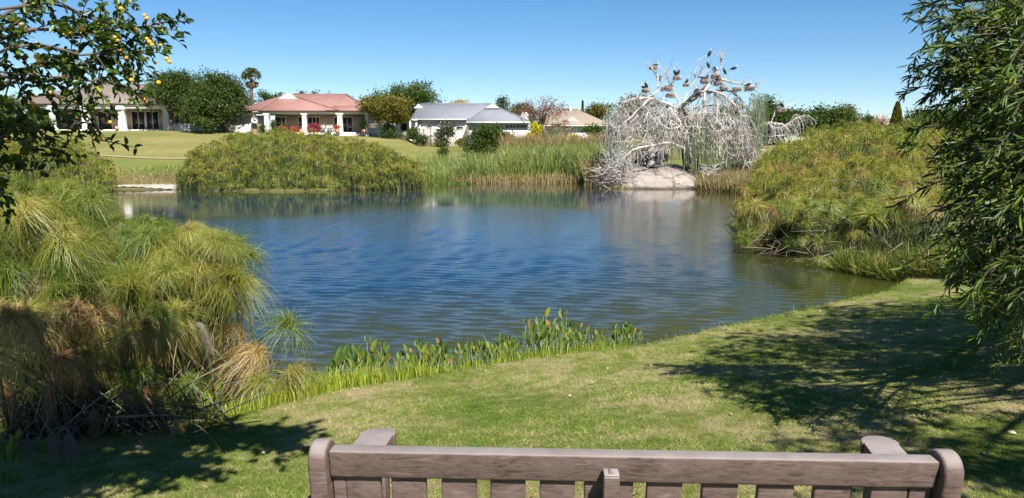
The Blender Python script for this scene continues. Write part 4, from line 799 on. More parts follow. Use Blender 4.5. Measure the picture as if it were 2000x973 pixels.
# dark understory leaves inside left clumps (rhizome foliage)
def understory(name, n, boxfn, mt, size, seed, w=.3):
    r = np.random.default_rng(seed); P = boxfn(n, r); b_ = MB(); D = unit(np.stack([r.normal(0, .5, n), r.normal(0, .5, n), np.abs(r.normal(.8, .4, n))], -1)); Sd = unit(np.cross(D, rdirs(n, r))); L = (size*r.uniform(.5, 1.4, n))[:, None]; 
    b_.quads(np.stack([P, P+D*L*.5+Sd*L*w*.1, P+D*L, P+D*L*.5-Sd*L*w*.1], 1), r.random(n)); return tag(b_.build(name, mt), None, None, kind='stuff')
def fn(n, r):
    px = r.uniform(-60, 420, n); Yd = r.uniform(8.0, 12.5, n); x = (px-1000)/F*Yd*1.0; return np.stack([x, Yd, WZ+r.random(n)**1.6*.9], -1)
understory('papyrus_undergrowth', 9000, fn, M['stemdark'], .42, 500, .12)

# far papyrus thickets (nobody could count the heads)
def thicket(name, label, n, sampler, L, seed, mt, nray=34, wd=.022, stems=True, rr=(0, 1)):
    r = np.random.default_rng(seed); b_ = MB(); X0, Y0, Z0, G0 = sampler(n, r); mb_ = MB()
    for i in range(n):
        P, w_, sd = umbel_mesh(nray, L*r.uniform(.55, 1.25), 3, wd, r.uniform(.35, .95), r); c_ = r.uniform(rr[0], rr[1]*.6)+(.5 if r.random() < .06+.10*(math.sin(X0[i]*.9+Y0[i]*.5) > .6) else 0)
        b_.ribbon(P+np.array([X0[i], Y0[i], Z0[i]]), w_, sd, c_+r.random(nray)*.4*(rr[1]))
    t = thing(name, label, 'papyrus', (X0.mean(), Y0.mean(), WZ)); t['kind'] = 'stuff'
    b_.build('heads', mt, t)
    if stems:
        s_ = np.array([0, .5, 1]); k = rng.integers(0, n, n*2); px_ = X0[k]+r.normal(0, .2, n*2); a = r.uniform(0, 3.14, n*2)
        P = np.stack([px_[:, None]+r.normal(0, .2, (n*2, 1))*(1-s_), Y0[k][:, None]+r.normal(0, .2, (n*2, 1))*(1-s_), G0[k][:, None]*(1-s_)+Z0[k][:, None]*s_], -1)
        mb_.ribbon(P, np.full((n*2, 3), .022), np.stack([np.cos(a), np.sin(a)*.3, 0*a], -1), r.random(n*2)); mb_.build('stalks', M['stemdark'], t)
    return t
def mound(px_pts, top_pts, Yfront, Yback, hmin=.9):
    """sampler: heads over a bank, top profile given by pixel heights at the back row"""
    def f(n, r):
        X0, Y0, Z0, G0 = [], [], [], []
        while len(X0) < n:
            px = r.uniform(px_pts[0], px_pts[-1]); q = r.random()**.8; Yf = np.interp(px, px_pts, Yfront); Yb = np.interp(px, px_pts, Yback); Yd = Yf+(Yb-Yf)*q
            x = (px-1000)/F*Yd/1.0; gg = max(g1(x, Yd), WZ); ztop = Z_(np.interp(px, px_pts, top_pts), Yb)
            z_here = gg+(ztop-g1(x, Yb))*(.62+.38*q)
            if r.random() < .30*(1-q)**.5: z_here = gg+(z_here-gg)*r.uniform(.25, 1.0)   # lower heads on the water side
            if r.random() < .16: Yd = Yf+r.uniform(-.5, .5); x = (px-1000)/F*Yd; gg = max(g1(x, Yd), WZ); z_here = WZ+r.uniform(.25, 1.5)
            wv = math.sin(x*1.9+Yd*.7)+math.sin(x*.83-Yd*1.3+1)+.7*math.sin(x*3.7+Yd*2.9)
            if wv < -1.3 and r.random() < .6: continue
            z_here += .13*wv
            X0.append(x+r.normal(0, .1)); Y0.append(Yd); Z0.append(z_here+r.normal(0, .14)); G0.append(gg)
        return map(np.array, (X0, Y0, Z0, G0))
    return f
thicket('papyrus_thicket', 'large rounded papyrus thicket on the far bank', 1900, mound([352, 380, 430, 520, 620, 700, 760, 800, 824], [345, 300, 268, 256, 264, 278, 292, 312, 345], [48.0]*6+[48.3, 48.8, 49.6], [51, 54, 60, 63, 62, 60, 57, 55, 52.5]), .42, 601, M['pap_far'])
thicket('papyrus_thicket', 'papyrus mound on the left shore behind the near clumps', 700, mound([-80, 0, 60, 120, 180, 225], [290, 280, 279, 288, 312, 345], [40]*5+[44], [46, 47, 47, 47, 47, 46.5]), .42, 602, M['pap_far'], rr=(0, .9))
thicket('papyrus_thicket', 'papyrus bank rising at the back right of the pond', 1300, mound([1480, 1530, 1580, 1640, 1700, 1760, 1850, 1960], [318, 282, 258, 248, 246, 250, 262, 270], [34, 33, 32, 31, 30, 30, 30, 30], [44, 48, 52, 54, 54, 54, 52, 50]), .44, 603, M['pap_far'], 38)
# right side nearer papyrus: fill + individual clumps
thicket('papyrus_thicket', 'yellowish papyrus belt in the middle of the right bank', 520, mound([1450, 1500, 1600, 1750, 1900, 1990], [385, 345, 318, 310, 305, 300], [25, 24, 23, 22.5, 22, 22], [29, 31, 32, 32, 32, 32]), .46, 604, M['pap_far'], 80, .012, rr=(.25, 1.1))
r = np.random.default_rng(52)
clump('papyrus clump hanging furthest over the water on the right bank', 8.3, 21.2, tipset((1445, 1560), (400, 460), (20.5, 23), 50, .2, (.9, 1.25))+tipset((1435, 1500), (440, 485), (20, 21), 10, .3, (.7, 1)), 310, UR, URD, .7, .014)
clump('lime green papyrus clump in the middle of the right bank', 9.4, 20.2, tipset((1540, 1680), (395, 480), (19, 22), 62, .14, (.7, 1.25))+tipset((1540, 1700), (470, 520), (18.8, 19.6), 12, .2, (.7, 1)), 311, UR, URD, .9, .014)
clump('shaggy papyrus clump with dry heads on the right bank', 11.0, 19.5, tipset((1670, 1860), (380, 490), (18.3, 21.5), 70, .3, (.9, 1.25)), 312, UR, URD, .9, .014)
clump('low papyrus heads touching the water at the foot of the right bank', 9.2, 19.0, tipset((1590, 1720), (500, 545), (17.4, 18.6), 12, .15, (.5, .8)), 313, UR, URD, .4, .012)
clump('tall papyrus clump behind the shaggy one', 12.6, 24.0, tipset((1600, 1900), (330, 400), (22, 26), 60, .22, (.8, 1.4)), 314, UR, URD, 1.6, .014)
def fn(n, r):
    px = r.uniform(1462, 1900, n); Yf = np.interp(px, [1462, 1560, 1700, 1900], [20.2, 18.9, 17.3, 15.5]); Yd = Yf+r.random(n)*4; x = (px-1000)/F*Yd; z = np.maximum(gz(x, Yd), WZ); return np.stack([x, Yd+.8, z+r.random(n)**1.8*.55], -1)
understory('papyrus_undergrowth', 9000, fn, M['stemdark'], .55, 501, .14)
def fn2(n, r):
    px = r.uniform(1640, 1930, n); Yf = np.interp(px, [1640, 1730, 1930], [17.3, 16.2, 14.6]); Yd = Yf+r.random(n)*2.2; x = (px-1000)/F*Yd; z = np.maximum(gz(x, Yd), WZ-.1); return np.stack([x, Yd, z+r.random(n)*.25], -1)
understory('bank_reed_grass', 14000, fn2, M['bankgrass'], .40, 502, .16)
t = MB(); r = np.random.default_rng(78)
for i in range(120):
    px = r.uniform(1480, 1860); Yd = np.interp(px, [1480, 1560, 1700, 1860], [20.2, 18.8, 17.2, 15.8])+r.uniform(-.3, 1.0); x = X_(px, Yd); z = max(g1(x, Yd), WZ)+abs(r.normal(0, .25)); d = unit(np.array([r.normal(), r.normal()*.6, r.normal(.1, .35)])); L = r.uniform(.3, 1.0)
    p0 = np.array([x, Yd, z]); t.tube([p0, p0+d*L], r.uniform(.005, .009), 4, r.random())
tag(t.build('dry_stalk_litter', M['dry']), None, None, kind='stuff')
# sedges right of the island, brown
def tussock_stuff(name, n, pxr, Yf, Yb, hr, mt, seed, wd=.02, rr=(0, 1), dens=None):
    r = np.random.default_rng(seed); px = r.uniform(*pxr, n); q = r.random(n); Ya = np.interp(px, np.linspace(*pxr, len(Yf)), Yf); Yz = np.interp(px, np.linspace(*pxr, len(Yb)), Yb); Yd = Ya+(Yz-Ya)*q; x = (px-1000)/F*Yd
    z = np.maximum(gz(x, Yd), WZ-.05); h_ = r.uniform(*hr, n); s_ = np.linspace(0, 1, 4); ld = r.normal(0, .2, (n, 2))
    P = np.stack([x[:, None]+ld[:, :1]*h_[:, None]*s_**2, Yd[:, None]+ld[:, 1:]*h_[:, None]*s_**2, z[:, None]+h_[:, None]*(s_-.1*s_**3)], -1); a = r.normal(0, .6, n)
    b_ = MB(); b_.ribbon(P, wd*np.array([[1, 1, .7, .2]])*np.ones((n, 1)), np.stack([np.cos(a), np.sin(a), 0*a], -1), r.uniform(*rr, n)); return tag(b_.build(name, mt), None, None, kind='stuff')
M['sedge'] = leaf_mat('brown_sedge', [(0, (.10, .085, .03)), (.5, (.20, .16, .06)), (1, (.32, .25, .12))], .3, .02, noise_scale=.4)
tussock_stuff('brown_sedge', 9000, (1360, 1500), [48.5, 46, 42.5], [56, 56, 56], (.35, 1.0), M['sedge'], 701, .035)
tussock_stuff('cattail_reeds', 11500, (985, 1215), [57.8, 58, 58.5, 56, 54.5], [66, 66, 66, 66, 64], (1.6, 2.9), M['reed'], 702, .045, (0, .80))
tussock_stuff('cattail_reeds', 4200, (900, 1000), [57.5, 57.8], [64, 65], (1.1, 2.1), M['reed'], 711, .045, (0, .75))
tussock_stuff('cattail_reeds', 3500, (985, 1250), [63, 63], [68, 68], (2.4, 3.2), M['reed'], 703, .04, (.75, 1.1))
tussock_stuff('shore_reeds', 5000, (815, 915), [57, 57.5], [68, 66], (.5, 1.3), M['reed'], 704, .035, (.1, .7))
tussock_stuff('dry_reeds', 1800, (880, 1215), [57.2, 57.4, 57.8, 55.5], [58, 58, 58.5, 56], (.4, 1.0), M['sedge'], 705, .04, (.3, 1.2))
tussock_stuff('dry_reeds', 2600, (1140, 1215), [54.5, 53.5], [60, 60], (1.0, 2.3), M['sedge'], 706, .04, (.3, 1.2))
tussock_stuff('yellow_reeds', 4000, (1195, 1262), [62, 62], [69, 69], (1.8, 2.6), M['rush'], 707, .04, (.3, .9))
tussock_stuff('bank_grass', 9000, (90, 372), [50.2, 50.8], [54.5, 54.5], (.15, .5), M['sedge'], 708, .035, (.2, 1))
tussock_stuff('bank_grass', 9000, (100, 372), [52.5, 52.5], [56.5, 56.5], (.2, .5), M['reed'], 709, .035, (.3, .8))
tussock_stuff('lily_leaves', 1600, (822, 920), [54, 56.4], [57, 57.6], (.1, .3), M['lf_mid'], 710, .10, (.5, 1))

# ------------------------------------------------------------------ rock island, dead willow
YI = 52.5
def rock():
    nx_, ny_ = 90, 50; u = np.linspace(-1, 1, nx_); v = np.linspace(0, 1, ny_); U, V_ = np.meshgrid(u, v)
    xL, xR = X_(1186, 50.5), X_(1392, 50.5); cx = (xL+xR)/2; hx = (xR-xL)/2
    XX = cx+hx*U; prof = np.clip(1-np.abs(U)**5.0, 0, 1)**.45*(1-.45*np.clip(-U-.25, 0, 1)); H = 1.62*prof*np.clip(np.sin(np.clip(V_*1.25, 0, 1)*np.pi/2), 0, 1)**.75
    YY = 50.0+.5*U**2*2+V_*6.5; ZZ = WZ-.15+H+ .07*np.sin(XX*2.1+V_*9)*prof+.04*np.sin(XX*5.3+V_*17+2*np.sin(XX))*prof+.02*np.sin(XX*13+V_*41)*prof
    b_ = MB(); i = (np.arange(ny_-1)[:, None]*nx_+np.arange(nx_-1)[None]).ravel(); b_.add(np.stack([XX, YY, ZZ], -1).reshape(-1, 3), np.stack([i, i+1, i+nx_+1, i+nx_], -1))
    mt, nt, out = mat('guano_covered_rock'); p = N_(nt, 'ShaderNodeBsdfPrincipled'); po = geo_pos(nt); n1 = noise(nt, .9, 7, .7, po); n2 = noise(nt, 5, 6, .75, po)
    rp = ramp(nt, [(.32, (.17, .135, .11)), (.45, (.28, .24, .20)), (.66, (.38, .335, .29))]); nt.links.new(math_(nt, 'ADD', math_(nt, 'MULTIPLY', n1.outputs[0], .6), math_(nt, 'MULTIPLY', n2.outputs[0], .4)), rp.inputs[0])
    vo = N_(nt, 'ShaderNodeTexVoronoi'); vo.feature = 'DISTANCE_TO_EDGE'; vo.inputs['Scale'].default_value = 1.3; nv_ = noise(nt, 2, 4, .7, po); nt.links.new(mixc(nt, .62, po, nv_.outputs['Color']), vo.inputs['Vector'])
    cr = N_(nt, 'ShaderNodeMapRange'); cr.inputs['From Min'].default_value = .0; cr.inputs['From Max'].default_value = .03; nt.links.new(vo.outputs['Distance'], cr.inputs[0])
    cc = mixc(nt, cr.outputs[0], (.20, .165, .135), rp.outputs[0]); sz = N_(nt, 'ShaderNodeSeparateXYZ'); nt.links.new(po, sz.inputs[0])
    wl_ = N_(nt, 'ShaderNodeMapRange'); wl_.inputs['From Min'].default_value = WZ+.10; wl_.inputs['From Max'].default_value = WZ+.26; nt.links.new(math_(nt, 'ADD', sz.outputs[2], math_(nt, 'MULTIPLY', n2.outputs[0], .1)), wl_.inputs[0])
    cc = mixc(nt, wl_.outputs[0], (.075, .06, .045), cc); nt.links.new(cc, p.inputs['Base Color']); p.inputs['Roughness'].default_value = .95
    bu = N_(nt, 'ShaderNodeBump'); bu.inputs['Strength'].default_value = 1; bu.inputs['Distance'].default_value = .12; nt.links.new(math_(nt, 'ADD', n2.outputs[0], math_(nt, 'MULTIPLY', cr.outputs[0], .6)), bu.inputs['Height']); nt.links.new(bu.outputs[0], p.inputs['Normal']); nt.links.new(p.outputs[0], out.inputs[0])
    return tag(b_.build('island_rock', mt, origin=(cx, 52, WZ), smooth=True), 'pale guano whitened rock mound at the waterline under the dead tree', 'rock')
rock()
YT = 54.0; rw = np.random.default_rng(900)
WT = thing('dead_willow', 'dead white weeping tree full of nests on the rock', 'tree', (X_(1325, YT), YT, WZ+1.3))
def limb(pts, r0, r1, n=14, mt='guano', name='limb', dy=0):
    P = bez([at(px, py, YT+y_+dy) for px, py, y_ in pts], n); P[1:] += rw.normal(0, .03, (n-1, 3)); b_ = MB(); b_.tube(P, np.linspace(r0, r1, n), 7); b_.build(name, M[mt], WT, smooth=True); return P
limbs_ = []
L_ = limb
L_([(1342, 330, 0), (1338, 290, 0), (1330, 250, 0), (1325, 218, 0)], .30, .22, name='trunk', mt='darkbark')
L_([(1288, 330, 1), (1290, 290, .8), (1300, 245, .5), (1322, 215, 0)], .28, .14, name='trunk', mt='guano')
L_([(1270, 326, -.5), (1274, 300, -.4), (1268, 280, -.3)], .30, .22, name='trunk'); L_([(1362, 335, 1.2), (1358, 300, 1.), (1345, 240, .5), (1335, 215, 0)], .22, .14, name='trunk', mt='darkbark')
limbs_.append(L_([(1325, 218, 0), (1345, 195, -.3), (1362, 180, -.4), (1385, 165, -.3), (1400, 148, 0)], .15, .06, mt='darkbark'))
limbs_.append(L_([(1322, 212, 0), (1300, 203, -.5), (1270, 192, -.8), (1240, 193, -1), (1212, 205, -1.2), (1203, 225, -1.4)], .11, .03))
limbs_.append(L_([(1318, 215, 0), (1290, 205, 1), (1262, 195, 1.6), (1235, 215, 2), (1215, 245, 2.2)], .09, .02))
limbs_.append(L_([(1270, 192, -.8), (1245, 215, -1.3), (1225, 235, -1.6), (1205, 250, -1.8), (1190, 240, -2)], .08, .02))
limbs_.append(L_([(1325, 215, 0), (1350, 200, .4), (1385, 180, .6), (1420, 178, .6), (1448, 195, .5), (1465, 230, .4), (1470, 270, .4)], .09, .02))
limbs_.append(L_([(1362, 180, -.4), (1395, 178, -1), (1430, 200, -1.4), (1450, 235, -1.6), (1462, 285, -1.7)], .10, .02))
limbs_.append(L_([(1400, 150, 0), (1420, 158, .1), (1455, 165, .2), (1480, 172, .3)], .09, .03))
limbs_.append(L_([(1385, 165, -.3), (1375, 190, -.8), (1380, 230, -1.1), (1400, 260, -1.3)], .12, .04))
limbs_.append(L_([(1398, 182, .5), (1400, 215, .2), (1402, 250, 0), (1404, 290, 0), (1400, 320, -.2), (1388, 338, -.5)], .12, .05))
limbs_.append(L_([(1300, 205, 0), (1330, 240, -1.5), (1310, 252, -2), (1290, 240, -2.2), (1270, 225, -2.3)], .10, .03))
limbs_.append(L_([(1330, 210, 0), (1315, 175, .2), (1305, 155, .3), (1298, 142, .4)], .07, .03))
limbs_.append(L_([(1262, 193, -.8), (1285, 172, -.6), (1283, 150, -.5), (1278, 140, -.5), (1268, 128, -.4)], .10, .03))
limbs_.append(L_([(1332, 208, 0), (1345, 180, .5), (1358, 155, .7), (1372, 148, .8), (1388, 125, .8)], .065, .018))
limbs_.append(L_([(1400, 148, 0), (1408, 128, .1), (1410, 110, .2)], .05, .015)); limbs_.append(L_([(1358, 160, .7), (1360, 130, .6), (1370, 115, .6), (1386, 106, .6)], .045, .02))
limbs_.append(L_([(1345, 215, 0), (1400, 205, 2), (1440, 215, 2.6), (1480, 250, 3)], .08, .02))
# low reaching limbs
limbs_.append(L_([(1360, 300, 0), (1335, 290, -1), (1305, 280, -2), (1270, 285, -2.6), (1240, 292, -3), (1223, 305, -3.2), (1225, 330, -3.2)], .12, .04))
limbs_.append(L_([(1545, 262, 2), (1530, 245, 2), (1500, 240, 1.8), (1485, 245, 1.6)], .04, .09)); limbs_.append(L_([(1490, 242, 1.6), (1520, 250, 2), (1552, 232, 2.2), (1572, 225, 2.5)], .08, .02))
limbs_.append(L_([(1468, 262, 1), (1490, 268, 1.6), (1520, 265, 2), (1560, 262, 2.2)], .05, .03)); limbs_.append(L_([(1505, 245, 1.8), (1512, 225, 2), (1518, 215, 2), (1545, 205, 2.2), (1568, 200, 2.4)], .07, .02))
# drooping secondary branches, one mesh part per limb
def droopers(P, n, Lr, rad, name='drooping_branches', out=1., mt='guano', sub=3, up=0):
    b_ = MB()
    for i in range(n):
        q = P[rw.integers(len(P)//3, len(P))]; a = rw.uniform(0, 6.283); L = rw.uniform(*Lr); d = np.array([math.cos(a), math.sin(a), rw.uniform(-.1, .6)+up]); s_ = np.linspace(0, 1, 9)[:, None]
        pth = q+d*L*.42*out*s_+np.array([0, 0, -1])*L*s_**2*(.85 if not up else .0)+np.cumsum(rw.normal(0, .035, (9, 3)), 0)*L**.4
        pth[:, 2] = np.maximum(pth[:, 2], WZ+.9); b_.tube(pth, np.linspace(rad, rad*.35, 9), 4, cap=False)
        for k in range(sub):
            j = rw.integers(2, 8); q2 = pth[j]; d2 = rw.normal(0, .5, 3)+np.array([0, 0, .35*up*2]); L2 = L*rw.uniform(.2, .45); s2 = np.linspace(0, 1, 5)[:, None]
            p2 = q2+d2*L2*s2+np.array([0, 0, -1])*L2*s2**2*(.7 if not up else 0)+np.cumsum(rw.normal(0, .03, (5, 3)), 0); b_.tube(p2, np.linspace(rad*.5, rad*.22, 5), 3, cap=False)
    return b_.build(name, M[mt], WT)
for i, P in enumerate(limbs_):
    if i in (0, 6, 8, 10, 11, 12, 13, 14, 15): continue
    if i < 19: droopers(P, 48 if i in (1, 2, 4, 5) else 20, (.7, 2.8), .020, sub=6)
droopers(limbs_[17], 10, (.8, 1.6), .04); droopers(limbs_[18], 14, (.6, 1.5), .035, out=1.5); droopers(limbs_[19], 8, (.4, .9), .03, out=1.5)
for i in (0, 1, 4, 6, 10, 11, 12, 13, 15): droopers(limbs_[i], 13, (.5, 1.6), .02, 'twig_cluster', 1.0, 'guano', 2, .9)
# grey fine thicket of twigs inside left half
b_ = MB(); n = 3200; aa_ = rw.uniform(-1, 1, n); c = np.array([at(1335+a*138, 200+a*a*55+rw.random()**1.2*85, YT+rw.normal(0, 1.6)*(1-.5*a*a)) for a in aa_]); d = unit(np.stack([aa_*.5+rw.normal(0, .5, n), rw.normal(0, .5, n), rw.normal(-.6, .5, n)], -1)); s_ = np.linspace(0, 1, 4); L = rw.uniform(.3, 1.1, n)
Pp = c[:, None]+d[:, None]*(L[:, None]*s_)[..., None]+rw.normal(0, .04, (n, 4, 3)); b_.ribbon(Pp, np.full((n, 4), .024), unit(np.cross(d, rdirs(n, rw))), rw.random(n)); b_.build('fine_twigs', solid('grey_twigs', [(.3, (.24, .22, .20)), (.6, (.58, .55, .51))], 4), WT)
# green hanging strands
def strands(name, spec, mt, wd=.035):
    b_ = MB()
    for px0, px1, py0, py1, n, yo in spec:
        for i in range(n):
            px = rw.normal((px0+px1)/2, (px1-px0)*.36); p0 = at(px, py0+rw.uniform(-14, 34)+abs(px-(px0+px1)/2)*.8, YT+yo+rw.normal(0, .8)); L = (py1-py0)*YT/F*rw.uniform(.45, 1.05); k = 6; s_ = np.linspace(0, 1, k); P = p0[None]+np.stack([.06*np.sin(s_*5+i), .06*np.cos(s_*4+i), -L*s_], -1)
            P[:, 2] = np.maximum(P[:, 2], WZ+.25); a = rw.uniform(-.6, .6); b_.ribbon(P[None], np.full((1, k), wd)*rw.uniform(.6, 1.3), np.array([[math.cos(a), math.sin(a), 0]]), rw.random())
            m_ = 9; qs = P[rw.integers(0, k, m_)]+rw.normal(0, .03, (m_, 3)); dd_ = unit(np.stack([rw.normal(0, .5, m_), rw.normal(0, .5, m_), -np.ones(m_)], -1)); Sd = unit(np.cross(dd_, rdirs(m_, rw))); b_.quads(np.stack([qs, qs+dd_*.09+Sd*.02, qs+dd_*.2, qs+dd_*.09-Sd*.02], 1), rw.random(m_))
    return b_.build(name, mt, WT)
strands('hanging_foliage', [(1345, 1375, 225, 320, 60, -1), (1372, 1400, 235, 325, 60, -.5), (1466, 1494, 185, 310, 90, 0), (1310, 1345, 220, 280, 30, -.6), (1180, 1212, 215, 268, 40, 0), (1420, 1470, 250, 320, 30, .6), (1405, 1440, 270, 335, 40, 0), (1240, 1300, 215, 260, 25, 0)], M['willow'])
# nests and birds
def nest(label, px, py, wpx=16, hpx=8, yo=0):
    c = at(px, py, YT+yo); rx = wpx/2*YT/F; rz = hpx/2*YT/F; n = 130; a = rw.uniform(0, 6.283, n); q = rw.random(n)**.4; P = c+np.stack([rx*q*np.cos(a), rx*q*np.sin(a), -rz+rz*1.6*rw.random(n)], -1)
    D = unit(np.stack([-np.sin(a), np.cos(a), rw.normal(0, .35, n)], -1)+rw.normal(0, .3, (n, 3))); b_ = MB()
    for i in range(n): L = rw.uniform(.2, .45); b_.tube([P[i]-D[i]*L/2, P[i]+D[i]*L/2], .016, 3, rw.random())
    th = np.linspace(-1.4, .3, 6); b_.tube([c+np.array([0, 0, rz*.9*math.sin(t_)]) for t_ in th], [rx*.8*max(.2, math.cos(t_)) for t_ in th], 9, .3)
    tag(b_.build('bird_nest', M['nest'], origin=c), label, 'nest', None)
nests = [(1276, 132, 13, 'twig nest on the upper left forks of the dead tree'), (1322, 152, 14, 'twig nest left of the top centre of the dead tree'), (1302, 172, 22, 'broad ragged nest on the left upright limb'), (1262, 176, 14, 'nest low on the far left shoulder of the dead tree'), (1376, 159, 16, 'nest under the pair of dark birds near the centre'), (1398, 148, 17, 'dark nest at the top of the thick dark limb'), (1403, 162, 18, 'wide nest just below the topmost dark nest'), (1440, 174, 18, 'pinkish nest at the left of the right shoulder'), (1464, 172, 20, 'large pinkish nest at the outer right shoulder'), (1525, 214, 20, 'white guano covered nest on the separate right branch'), (1362, 185, 13, 'small nest low in the centre beside the dark limb'), (1414, 172, 14, 'brown nest on the drooping right limb'), (1310, 186, 18, 'tangled nest at the base of the left upright limb'), (1340, 165, 9, 'tiny nest on the middle fork')]
for px, py, w_, lb in nests: nest(lb, px, py, w_, w_*.5)
mt_b, nt, out = mat('dark_plumage'); p = N_(nt, 'ShaderNodeBsdfPrincipled'); a = N_(nt, 'ShaderNodeAttribute', attribute_name='rnd'); rp = ramp(nt, [(0, (.018, .016, .016)), (.5, (.035, .028, .026)), (.75, (.70, .66, .62)), (1, (.75, .7, .66))]); nt.links.new(a.outputs['Fac'], rp.inputs[0]); nt.links.new(rp.outputs[0], p.inputs[0]); p.inputs['Roughness'].default_value = .6; nt.links.new(p.outputs[0], out.inputs[0])
def bird_mesh(pose):
    b_ = MB()
    def lathe(P, rad, r_, fl=1.): b_.tube(P, rad, 10, r_)
    if pose == 'sit': body = [(-.10, 0, .02), (-.06, 0, .12), (0, 0, .24), (.05, 0, .36), (.08, 0, .46), (.08, 0, .56), (.07, 0, .63), (.10, 0, .67), (.15, 0, .67)]; rad = [.03, .09, .12, .11, .07, .038, .04, .045, .02]
    elif pose == 'crouch': body = [(-.32, 0, .06), (-.2, 0, .10), (-.05, 0, .15), (.1, 0, .18), (.2, 0, .24), (.24, 0, .34), (.25, 0, .42), (.28, 0, .46), (.34, 0, .46)]; rad = [.02, .07, .12, .11, .07, .04, .038, .045, .02]
    else: body = [(-.12, 0, .03), (-.07, 0, .12), (0, 0, .22), (.04, 0, .32), (.10, 0, .40), (.18, 0, .42), (.25, 0, .39), (.29, 0, .36), (.34, 0, .34)]; rad = [.03, .09, .12, .11, .07, .04, .038, .045, .02]
    P = bez(body, 25); rr_ = np.interp(np.linspace(0, 8, 25), range(9), rad); n0 = b_.n; b_.tube(P, rr_, 10, 0.2)
    V = b_.v[-1]; rv = b_.r[-1]; fr = np.repeat(np.arange(25), 10); wt = (fr > 13) & (fr < 24) & (V[:, 0] > np.repeat(P[:, 0], 10)-.01); rv[wt] = .9
    e_ = P[-1]; b_.tube([e_-np.array([.02, 0, 0]), e_+np.array([.06, 0, -.005]), e_+np.array([.10, 0, -.03])], [.018, .011, .004], 6, .4)          # beak
    tl = P[0]; b_.add([tl+np.array([.05, -.04, .02]), tl+np.array([.05, .04, .02]), tl+np.array([-.10, .055, -.14]), tl+np.array([-.10, -.055, -.14]), tl+np.array([.03, -.04, 0]), tl+np.array([.03, .04, 0]), tl+np.array([-.115, .055, -.14]), tl+np.array([-.115, -.055, -.14])], [[0, 1, 2, 3], [7, 6, 5, 4], [0, 3, 7, 4], [1, 5, 6, 2], [3, 2, 6, 7], [0, 4, 5, 1]], .1)
    return b_
def wings(pose):
    b_ = MB()
    for s_ in (-1, 1):
        if pose == 'sit': pts = [(.05, .10*s_, .38), (-.04, .13*s_, .30), (-.12, .10*s_, .10), (-.17, .05*s_, -.02)]
        elif pose == 'crouch': pts = [(.14, .10*s_, .2), (.0, .14*s_, .2), (-.2, .09*s_, .12), (-.36, .03*s_, .08)]
        else: pts = [(.04, .10*s_, .34), (.0, .30*s_, .48), (-.06, .52*s_, .40), (-.12, .60*s_, .15)]
        b_.tube(bez(pts, 9), np.array([.03, .05, .06, .065, .06, .05, .04, .025, .008])*(1 if pose != 'spread' else 1.1), 7, 0.05)
    return b_
def bird_feet():
    b_ = MB()
    for s_ in (-1, 1): b_.tube([(.0, .05*s_, .14), (.01, .05*s_, .0)], [.014, .012], 5, .1); b_.tube([(.0, .05*s_, .005), (.09, .06*s_, -.005)], [.014, .01], 5, .1)
    return b_
BM = {}
birds = [(1386, 110, 'sit', 1, 'black bird on the tip of the highest twig'), (1383, 133, 'sit', -1, 'white fronted dark bird perched below the highest twig'), (1433, 137, 'crouch', 1, 'dark bird leaning forward at the upper right of the dead tree'), (1415, 145, 'sit', -1, 'white throated bird on the top right fork'), (1396, 143, 'spread', 1, 'dark bird with spread wings at the centre top'), (1402, 160, 'crouch', -1, 'dark bird crouched on the wide nest below the centre top'),
         (1373, 156, 'crouch', -1, 'left bird of the crouching pair near the centre'), (1381, 157, 'sit', 1, 'right bird of the crouching pair near the centre'), (1279, 131, 'crouch', 1, 'dark bird on the upper left nest'), (1289, 159, 'sit', 1, 'white headed bird on the left upright limb'), (1318, 148, 'sit', -1, 'left bird on the nest left of centre'), (1325, 147, 'sit', 1, 'right bird on the nest left of centre'), (1341, 165, 'sit', 1, 'lone bird on the middle fork'),
         (1262, 172, 'sit', -1, 'bird standing on the far left low nest'), (1257, 174, 'crouch', -1, 'dark bird crouched at the far left edge of the low nest'), (1358, 184, 'sit', 1, 'small bird low in the centre with neck raised'), (1364, 184, 'sit', -1, 'bird low in the centre facing its neighbour'), (1308, 172, 'crouch', 1, 'brownish bird on the broad ragged nest'), (1461, 169, 'crouch', 1, 'dark bird on the large nest at the outer right shoulder'), (1527, 211, 'sit', -1, 'bird alone on the white nest of the separate right branch')]
protos = {}
for i, (px, py, pose, fx, lb) in enumerate(birds):
    q = at(px, py, YT); ang = (0 if fx > 0 else math.pi)+rw.uniform(-.6, .6)
    if pose not in protos:
        t = thing('cormorant', lb, 'bird', (0, 0, 0), 'dark birds nesting in the dead tree'); bird_mesh(pose).build('body', mt_b, t, smooth=True); wings(pose).build('wings', mt_b, t, smooth=True); bird_feet().build('feet', mt_b, t); protos[pose] = t
        t.location = [float(a) for a in q]; t.rotation_euler = (0, 0, ang); t.scale = (.8, .8, .8)
    else: dup(protos[pose], q, ang, .8, lb)
